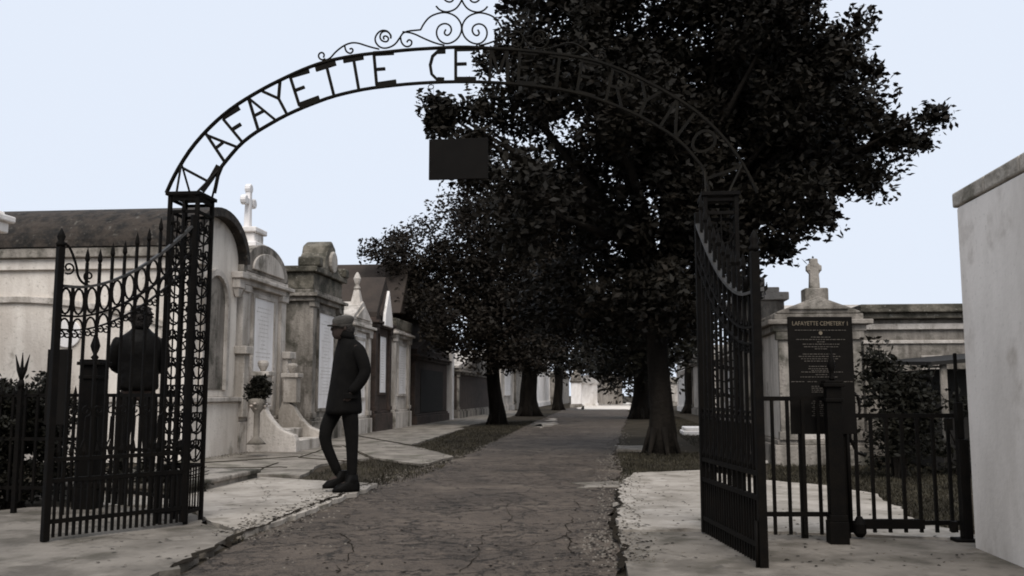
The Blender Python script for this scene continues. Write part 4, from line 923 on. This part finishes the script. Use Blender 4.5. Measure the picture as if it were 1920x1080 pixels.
MB().box(0.03, .5, -.02, .02, .105, .17).lathe([(.02, .05), (.045, .08), (.045, .14), (.02, .19)], .05, -.02, 10).build('lower_bolt', M['iron'], ew_, bevel=.003)
qw = G(1822, 1026); eh_ = empty('hinge_post', (qw.x-.03, qw.y, 0), ROTF, 'dark iron hinge post fixed against the end of the white wall', 'post')
MB().box(-.03, .03, -.05, .04, -.02, .72).box(-.032, .01, -.04, .03, .72, .97).box(-.03, -.01, -.03, .0, .97, P(1803, 662, qw.y).z).box(-.09, .045, -.07, .06, -.02, .06).build('shaft', M['iron'], eh_, bevel=.006)
MB().box(-.1, -.061, -.03, .03, .1, .17).build('hinge', M['iron'], eh_); MB().box(-.1, -.061, -.03, .03, .78, .86).build('hinge', M['iron'], eh_)
# left fence behind the leaf, running to the left edge and to the column
a_ = Vector((pp.x-.1, pp.y, 0)); b_ = a_-rv*1.6
f1 = fence(a_, b_, .1, 1.0, (.2, .62, 1.0), .12, 'black spear topped fence running left from the square post')
a_ = Vector((pp.x+.1, pp.y, 0)); b_ = RT(s0-CWD-.02, TG+.3)
f2 = fence(a_, b_, .1, 1.0, (.2, .55, 1.0), .12, 'black fence between the square post and the left lattice column', tips=False)
mb = MB()
for ang_ in (-35, 0, 35):
    x = math.sin(R(ang_)); mb.tube([(0, 0, 0), (x*.05, 0, .08), (x*.11, 0, .13+.1*math.cos(R(ang_)))], [.016, .018, .003], 6)
mb.lathe([(.02, -.08), (.03, -.04), (.02, 0)], 0, 0, 8)
q = P(40, 712, 7.9); o = mb.build('fleur_finial', M['iron'], None, smooth=True); o.location = (0, 0, 0)
# set on its own slim post
o.name = 'fleur_head'; efp = empty('slim_post', (q.x, q.y, 0), ROTF, 'slim iron post with fleur shaped tip at the far left', 'post'); o.parent = efp; o.location = (0, 0, q.z)
MB().box(-.018, .018, -.018, .018, -.02, q.z-.03).build('shaft', M['iron'], efp)
# dark panel fixed on the left fence
q = P(107, 765, 7.75); zt_ = P(107, 655, 7.75).z
es_ = empty('notice_board', (q.x, q.y, 0), ROTF, 'back of a small dark board standing behind the left gate leaf', 'sign')
MB().box(-.1, .1, -.015, .015, zt_-.62, zt_).build('board', M['sign'], es_, bevel=.003)
MB().box(-.085, -.055, .016, .04, -.02, zt_-.05).build('leg', M['iron'], es_); MB().box(.055, .085, .016, .04, -.02, zt_-.05).build('leg', M['iron'], es_)

# ------------------------------------------------------------------ notice board, right
DB = 6.55
qa = P(1476, 600, DB); qb = P(1597, 600, DB); z1 = P(1535, 594, DB).z; z0_ = P(1535, 814, DB).z
cx = (qa+qb)/2; eb = empty('notice_board', (cx.x, cx.y, 0), R(1), 'tall black notice board with small gold title behind the right fence', 'sign')
hwb = (qb-qa).length/2
bd = MB().box(-hwb, hwb, -.01, .01, z0_, z1).build('board', M['sign'], eb, bevel=.003)
MB().box(-hwb+.06, -hwb+.1, .0105, .045, -.05, z1-.03).build('post', M['iron'], eb); MB().box(hwb-.1, hwb-.06, .0105, .045, -.05, z1-.03).build('post', M['iron'], eb)
def text(s, x, z, size, m, parent, width=None, y=-.0125):
    cu = bpy.data.curves.new('t', 'FONT'); cu.body = s; cu.size = size; cu.align_x = 'CENTER'; cu.extrude = .0008
    to = bpy.data.objects.new('t', cu); C.objects.link(to); bpy.context.view_layer.update()
    me = bpy.data.meshes.new_from_object(to.evaluated_get(bpy.context.evaluated_depsgraph_get())); bpy.data.objects.remove(to)
    o = bpy.data.objects.new('lettering', me); C.objects.link(o); me.materials.clear(); me.materials.append(m); o.parent = parent
    xs_ = [v.co.x for v in me.vertices]; wd = max(xs_)-min(xs_); k = width/wd if width else 1
    o.location = (x, y, z); o.rotation_euler = (R(90), 0, 0); o.scale = (k, 1, 1); return o
H = z1-z0_
text('LAFAYETTE CEMETERY 1', 0, z1-.062, .042, M['lettering'], bd, width=hwb*1.72)
ln = MB(); rr = random.Random(9)
def words(cx_, half, z, hgt=.0055):
    x = cx_-half
    while x < cx_+half-.004:
        l = rr.uniform(.008, .026); ln.box(x, min(x+l, cx_+half), -.0128, -.0105, z, z+hgt); x += l+.006
for fz, half, cx_ in ((.12,.42,0),(.18,.15,0),(.2,.40,0),(.22,.06,0),(.24,.3,0),(.262,.28,0),(.28,.1,0),(.325,.27,-.03),(.345,.34,-.03),(.365,.3,-.03),(.385,.25,-.03),(.43,.2,0),(.45,.22,0),(.465,.16,0),(.478,.34,0),(.5,.1,0),(.52,.3,-.05),(.56,.1,-.38),(.56,.08,-.15),(.56,.08,.07),(.56,.07,.4)):
    words(cx_*hwb*2, half*hwb*1.9 if half > .2 else half*hwb*2, z1-H*fz)
for k in range(4): words(-.14*hwb, .1*hwb*2, z1-H*(.60+.016*k)); words(.26*hwb, .1*hwb*2, z1-H*(.60+.016*k))
for k in range(10): words(-.14*hwb-.01*(k % 2), .1*hwb*1.7, z1-H*(.69+.0175*k)); words(.27*hwb, .1*hwb*1.8, z1-H*(.69+.0175*k))
ln.build('small_print', M['lettering2'], bd)
MB().prism(arc(0, z1-.115, .013, 0, 330, 11), -.0135, -.0105).build('emblem', M['lettering'], bd)

# ------------------------------------------------------------------ people
def limb(mb, pts, rad, n=10): mb.tube(pts, rad, n)
def head(mb, c, f, k=1.0):                         # f = forward lean
    cx_, cy_, cz = c
    mb.loft([(cx_+.012, 0+cy_, cz-.115, .035, .03), (cx_+.018, cy_, cz-.10, .062, .045), (cx_+.014, cy_, cz-.07, .078, .06), (cx_+.006, cy_, cz-.03, .09, .07), (cx_, cy_, cz+.01, .097, .076), (cx_-.004, cy_, cz+.05, .098, .078), (cx_-.008, cy_, cz+.085, .085, .068), (cx_-.01, cy_, cz+.11, .055, .045), (cx_-.01, cy_, cz+.12, .02, .015)], 14)
    mb.taper(cx_+.1, cy_, cz-.035, cz+.015, .018, .014, .006, .007)      # nose
    for sy in (-1, 1): mb.loft([(cx_-.01, cy_+sy*.076, cz-.03, .012, .006), (cx_-.014, cy_+sy*.082, cz, .02, .009), (cx_-.014, cy_+sy*.08, cz+.025, .014, .007)], 8)
    mb.box(cx_+.084, cx_+.096, cy_-.022, cy_+.022, cz-.062, cz-.054)
def body_skin(name, joints, edges, parent, m, sub=1):
    me = bpy.data.meshes.new(name); keys = list(joints); me.from_pydata([joints[k][0] for k in keys], [(keys.index(a), keys.index(b)) for a, b in edges], []); me.materials.append(m)
    o = bpy.data.objects.new(name, me); C.objects.link(o); o.parent = parent
    o.modifiers.new('skin', 'SKIN')
    if not me.skin_vertices: bpy.context.view_layer.objects.active = o; me.skin_vertices.new() if hasattr(me.skin_vertices, 'new') else None
    if me.skin_vertices:
        for i, k in enumerate(keys):
            r_ = joints[k][1]; me.skin_vertices[0].data[i].radius = (r_, r_) if not isinstance(r_, tuple) else r_
        me.skin_vertices[0].data[0].use_root = True
    s = o.modifiers.new('sub', 'SUBSURF'); s.levels = sub+1; s.render_levels = sub+1
    me.polygons.foreach_set('use_smooth', [True]*len(me.polygons)); o.modifiers['skin'].use_smooth_shade = True
    return o
def fingers(J, E, wrist, hand, side, pre, fwd):
    # five short chains rooted in the palm
    w = Vector(wrist); p = Vector(hand); d = (p-w).normalized(); lat = Vector(fwd).cross(d).normalized(); cur = Vector(fwd)
    J[pre+'palm'] = (tuple(p), (.026, .016)); E.append((pre+'wrist', pre+'palm'))
    for i, (o, l) in enumerate(((-.027, .062), (-.009, .074), (.009, .07), (.026, .055))):
        a = p+lat*o+d*.028; b = a+d*l*.55+cur*.008; c = b+d*l*.45+cur*.028
        J[pre+'f%da' % i] = (tuple(a), .0095); J[pre+'f%db' % i] = (tuple(b), .0085); J[pre+'f%dc' % i] = (tuple(c), .0075)
        E += [(pre+'palm', pre+'f%da' % i), (pre+'f%da' % i, pre+'f%db' % i), (pre+'f%db' % i, pre+'f%dc' % i)]
    a = p-d*.01-lat*.03+cur*.01; b = a+d*.03-lat*.018+cur*.012; J[pre+'ta'] = (tuple(a), .012); J[pre+'tb'] = (tuple(b), .009); E += [(pre+'palm', pre+'ta'), (pre+'ta', pre+'tb')]
def person_base(e, J, E, m=M['skin']): return body_skin('body', J, E, e, m, 1)

# walker: local x forward, y to his left
pw = G(643, 931); pw.z = .05
ep_ = empty('person', pw, R(212), 'person in long dark coat and pale flat cap walking left, head bowed', 'person')
J = {'pelvis': ((0, 0, .93), .12), 'belly': ((-.01, 0, 1.1), .12), 'chest': ((-.03, 0, 1.33), .135), 'neckb': ((.0, 0, 1.5), .06), 'neck': ((.03, 0, 1.56), .05), 'head': ((.055, 0, 1.64), (.078, .09)), 'crown': ((.05, 0, 1.70), (.07, .08)),
     'hl': ((-.02, .09, .88), .09), 'kl': ((-.05, .08, .5), .035), 'al': ((-.06, .07, .1), .036), 'tl': ((.09, .07, .04), .03),
     'hr': ((.02, -.09, .88), .09), 'kr': ((.21, -.07, .54), .035), 'ar': ((.01, -.05, .16), .036), 'tr': ((.15, -.05, .07), .03),
     'sl': ((-.05, .17, 1.45), .055), 'el': ((-.13, .24, 1.2), .042), 'lwrist': ((.0, .2, 1.0), .028), 'sr': ((-.03, -.17, 1.45), .055), 'er': ((-.1, -.25, 1.2), .042), 'rwrist': ((.03, -.2, 1.0), .028)}
E = [('pelvis','belly'),('belly','chest'),('chest','neckb'),('neckb','neck'),('neck','head'),('head','crown'),('pelvis','hl'),('hl','kl'),('kl','al'),('al','tl'),('pelvis','hr'),('hr','kr'),('kr','ar'),('ar','tr'),('chest','sl'),('sl','el'),('el','lwrist'),('chest','sr'),('sr','er'),('er','rwrist')]
fingers(J, E, J['lwrist'][0], (.04, .175, .93), 1, 'l', (0, -1, 0)); fingers(J, E, J['rwrist'][0], (.06, -.175, .93), -1, 'r', (0, 1, 0))
person_base(ep_, J, E)
fc = MB(); head(fc, (.06, 0, 1.645), 0); fc.build('face', M['skin'], ep_, smooth=True, sub=1)
ct_ = MB(); ct_.loft([(.01, 0, .765, .185, .19), (.01, 0, .80, .184, .19), (.005, 0, .95, .165, .185), (-.0, 0, 1.08, .148, .175), (-.025, 0, 1.22, .155, .185), (-.05, 0, 1.34, .165, .205), (-.055, 0, 1.42, .15, .205), (-.04, 0, 1.48, .12, .175), (-.012, 0, 1.525, .09, .115), (.0, 0, 1.55, .078, .082), (.01, 0, 1.60, .076, .078)], 20, 2.3)
for sy in (-1, 1):
    ct_.tube([(-.045, sy*.15, 1.46), (-.07, sy*.20, 1.39), (-.115, sy*.235, 1.25), (-.12, sy*.24, 1.18), (-.05, sy*.225, 1.06), (.03, sy*.19, .98)], [.075, .075, .066, .064, .058, .052], 12)
ct_.build('coat', M['coat'], ep_, smooth=True, sub=1)
cl = MB(); cl.loft([(.0, 0, 1.54, .10, .11, .25), (.005, 0, 1.59, .09, .095, .25), (.01, 0, 1.605, .082, .085, .25)], 16); cl.build('collar', M['coat'], ep_, smooth=True)
for sy in (-1, 1): MB().box(-.06, .1, sy*.205-.012, sy*.205+.010, .93, .985).build('pocket_flap', M['coat'], ep_, bevel=.006)
tr_ = MB(); tr_.tube([(.0, .085, .9), (-.035, .085, .7), (-.055, .08, .5), (-.062, .073, .3), (-.062, .07, .06)], [.10, .085, .066, .056, .05], 12)
tr_.tube([(.02, -.085, .9), (.125, -.08, .72), (.205, -.07, .54), (.12, -.06, .36), (.0, -.05, .11)], [.10, .085, .066, .056, .05], 12)
tr_.build('trousers', M['trouser'], ep_, smooth=True, sub=1)
for (x, y, z, tl) in ((-.06, .07, 0, 0), (.0, -.05, .035, .0)):
    MB().loft([(x+.055, y, z, .145, .048), (x+.055, y, z+.03, .148, .05), (x+.035, y, z+.07, .125, .048), (x+.0, y, z+.1, .075, .047), (x, y, z+.17, .06, .052)], 14, 2.4).build('boot', M['leather'], ep_, smooth=True)
hc = MB(); hc.loft([(.045, 0, 1.655, .1, .083, -.12), (.04, 0, 1.70, .108, .09, -.12), (.035, 0, 1.735, .12, .10, -.12), (.035, 0, 1.765, .105, .09, -.12), (.035, 0, 1.782, .05, .045, -.1)], 18)
cp_o = hc.build('cap', M['cap'], ep_, smooth=True, sub=1)
MB().prismz([(.10, -.085), (.15, -.075), (.19, -.045), (.205, 0), (.19, .045), (.15, .075), (.10, .085)], 1.664, 1.676).build('brim', M['capband'], cp_o)
MB().loft([(.045, 0, 1.65, .103, .087, -.12), (.043, 0, 1.685, .107, .09, -.12)], 18).build('cap_band', M['capband'], cp_o, smooth=True)
hr_ = MB(); hr_.loft([(.0, 0, 1.575, .07, .072), (-.005, 0, 1.62, .083, .083), (.01, 0, 1.67, .095, .088)], 14); hr_.build('hair', M['hair'], ep_, smooth=True)

# second person, standing behind the gate leaf on a low stone platform
D2 = 9.7
q2 = P(252, 880, D2); zpl = .15
epf = empty('stone_platform', (q2.x, q2.y, 0), ROTF, 'low dark stone platform under the standing person behind the left gate leaf', 'platform')
MB().box(-.85, .7, -.35, 1.6, -.1, zpl-.05).box(-.88, .73, -.38, 1.63, zpl-.05, zpl).build('stone', M['greystone'], epf, bevel=.015)
e2p = empty('person', (q2.x, q2.y, zpl), R(112), 'person in shiny dark leather jacket standing behind the bars of the left gate leaf', 'person')
J = {'pelvis': ((0, 0, .93), .12), 'belly': ((0, 0, 1.1), .12), 'chest': ((-.01, 0, 1.33), .135), 'neckb': ((.0, 0, 1.5), .06), 'neck': ((.01, 0, 1.56), .05), 'head': ((.03, 0, 1.64), (.078, .09)), 'crown': ((.02, 0, 1.70), (.07, .08)),
     'hl': ((0, .1, .88), .09), 'kl': ((.02, .13, .5), .035), 'al': ((-.02, .14, .09), .036), 'tl': ((.12, .16, .03), .03),
     'hr': ((0, -.1, .88), .09), 'kr': ((.02, -.12, .5), .035), 'ar': ((-.02, -.13, .09), .036), 'tr': ((.12, -.16, .03), .03),
     'sl': ((-.01, .18, 1.45), .055), 'el': ((.02, .24, 1.18), .042), 'lwrist': ((.2, .12, 1.12), .028), 'sr': ((-.01, -.18, 1.45), .055), 'er': ((.02, -.24, 1.18), .042), 'rwrist': ((.2, -.12, 1.12), .028)}
E = [(a, b) for a, b in E if not any(k in a+b for k in ('palm', 'ta', 'tb')) and 'f0' not in a+b and 'f1' not in a+b and 'f2' not in a+b and 'f3' not in a+b]
fingers(J, E, J['lwrist'][0], (.23, .05, 1.13), 1, 'l', (0, 0, 1)); fingers(J, E, J['rwrist'][0], (.25, -.05, 1.16), -1, 'r', (0, 0, 1))
person_base(e2p, J, E)
fc = MB(); head(fc, (.03, 0, 1.645), 0); fc.build('face', M['skin'], e2p, smooth=True, sub=1)
ja = MB(); ja.loft([(0, 0, .90, .15, .20), (0, 0, .95, .155, .205), (0, 0, 1.05, .15, .195), (0, 0, 1.2, .15, .2), (-.01, 0, 1.34, .15, .225), (-.01, 0, 1.43, .135, .22), (0, 0, 1.49, .11, .17), (.005, 0, 1.53, .085, .1), (.01, 0, 1.58, .075, .08)], 20, 2.3)
for sy in (-1, 1): ja.tube([(-.01, sy*.18, 1.46), (-.0, sy*.215, 1.38), (.01, sy*.24, 1.24), (.03, sy*.245, 1.17), (.1, sy*.20, 1.13), (.19, sy*.13, 1.12)], [.07, .075, .066, .064, .055, .045], 12)
ja.build('jacket', M['leather'], e2p, smooth=True, sub=1)
tr_ = MB()
for sy in (-1, 1): tr_.tube([(0, sy*.09, .94), (.01, sy*.11, .7), (.02, sy*.125, .5), (0, sy*.135, .3), (-.015, sy*.14, .07)], [.11, .095, .078, .068, .062], 12)
tr_.build('trousers', M['trouser'], e2p, smooth=True, sub=1)
for sy in (-1, 1): MB().loft([(.04, sy*.15, 0, .14, .048), (.04, sy*.15, .03, .142, .05), (.02, sy*.15, .07, .12, .046), (-.02, sy*.145, .1, .07, .046)], 14, 2.4).build('shoe', M['leather'], e2p, smooth=True)
cs = [(1, 1, 1) for _ in range(0)]
hm = MB(); hm.loft([(-.025, 0, 1.555, .07, .075), (-.02, 0, 1.60, .092, .098), (-.01, 0, 1.66, .105, .108), (.0, 0, 1.72, .108, .106), (.0, 0, 1.765, .085, .085), (0, 0, 1.785, .04, .04)], 16)
for _ in range(150):
    d = Vector((rnd.gauss(-.2, 1), rnd.gauss(0, 1), rnd.gauss(.1, 1))).normalized(); c = Vector((-.008, 0, 1.69)) + Vector((d.x*.108, d.y*.106, d.z*.10 if d.z > 0 else d.z*.12))
    hm.tube([c-d*.02, c+d*.006+Vector((rnd.gauss(0,.008), rnd.gauss(0,.008), 0)), c+d*.018+Vector((rnd.gauss(0,.012), rnd.gauss(0,.012), -.006))], [.016, .013, .003], 5)
for x, y, z in cs: hm.lathe([(0, z-.02), (.022, z-.01), (.028, z+.005), (.02, z+.022), (0, z+.03)], x*1.3, y*1.3, 6)
hm.build('hair', M['hair'], e2p, smooth=True)
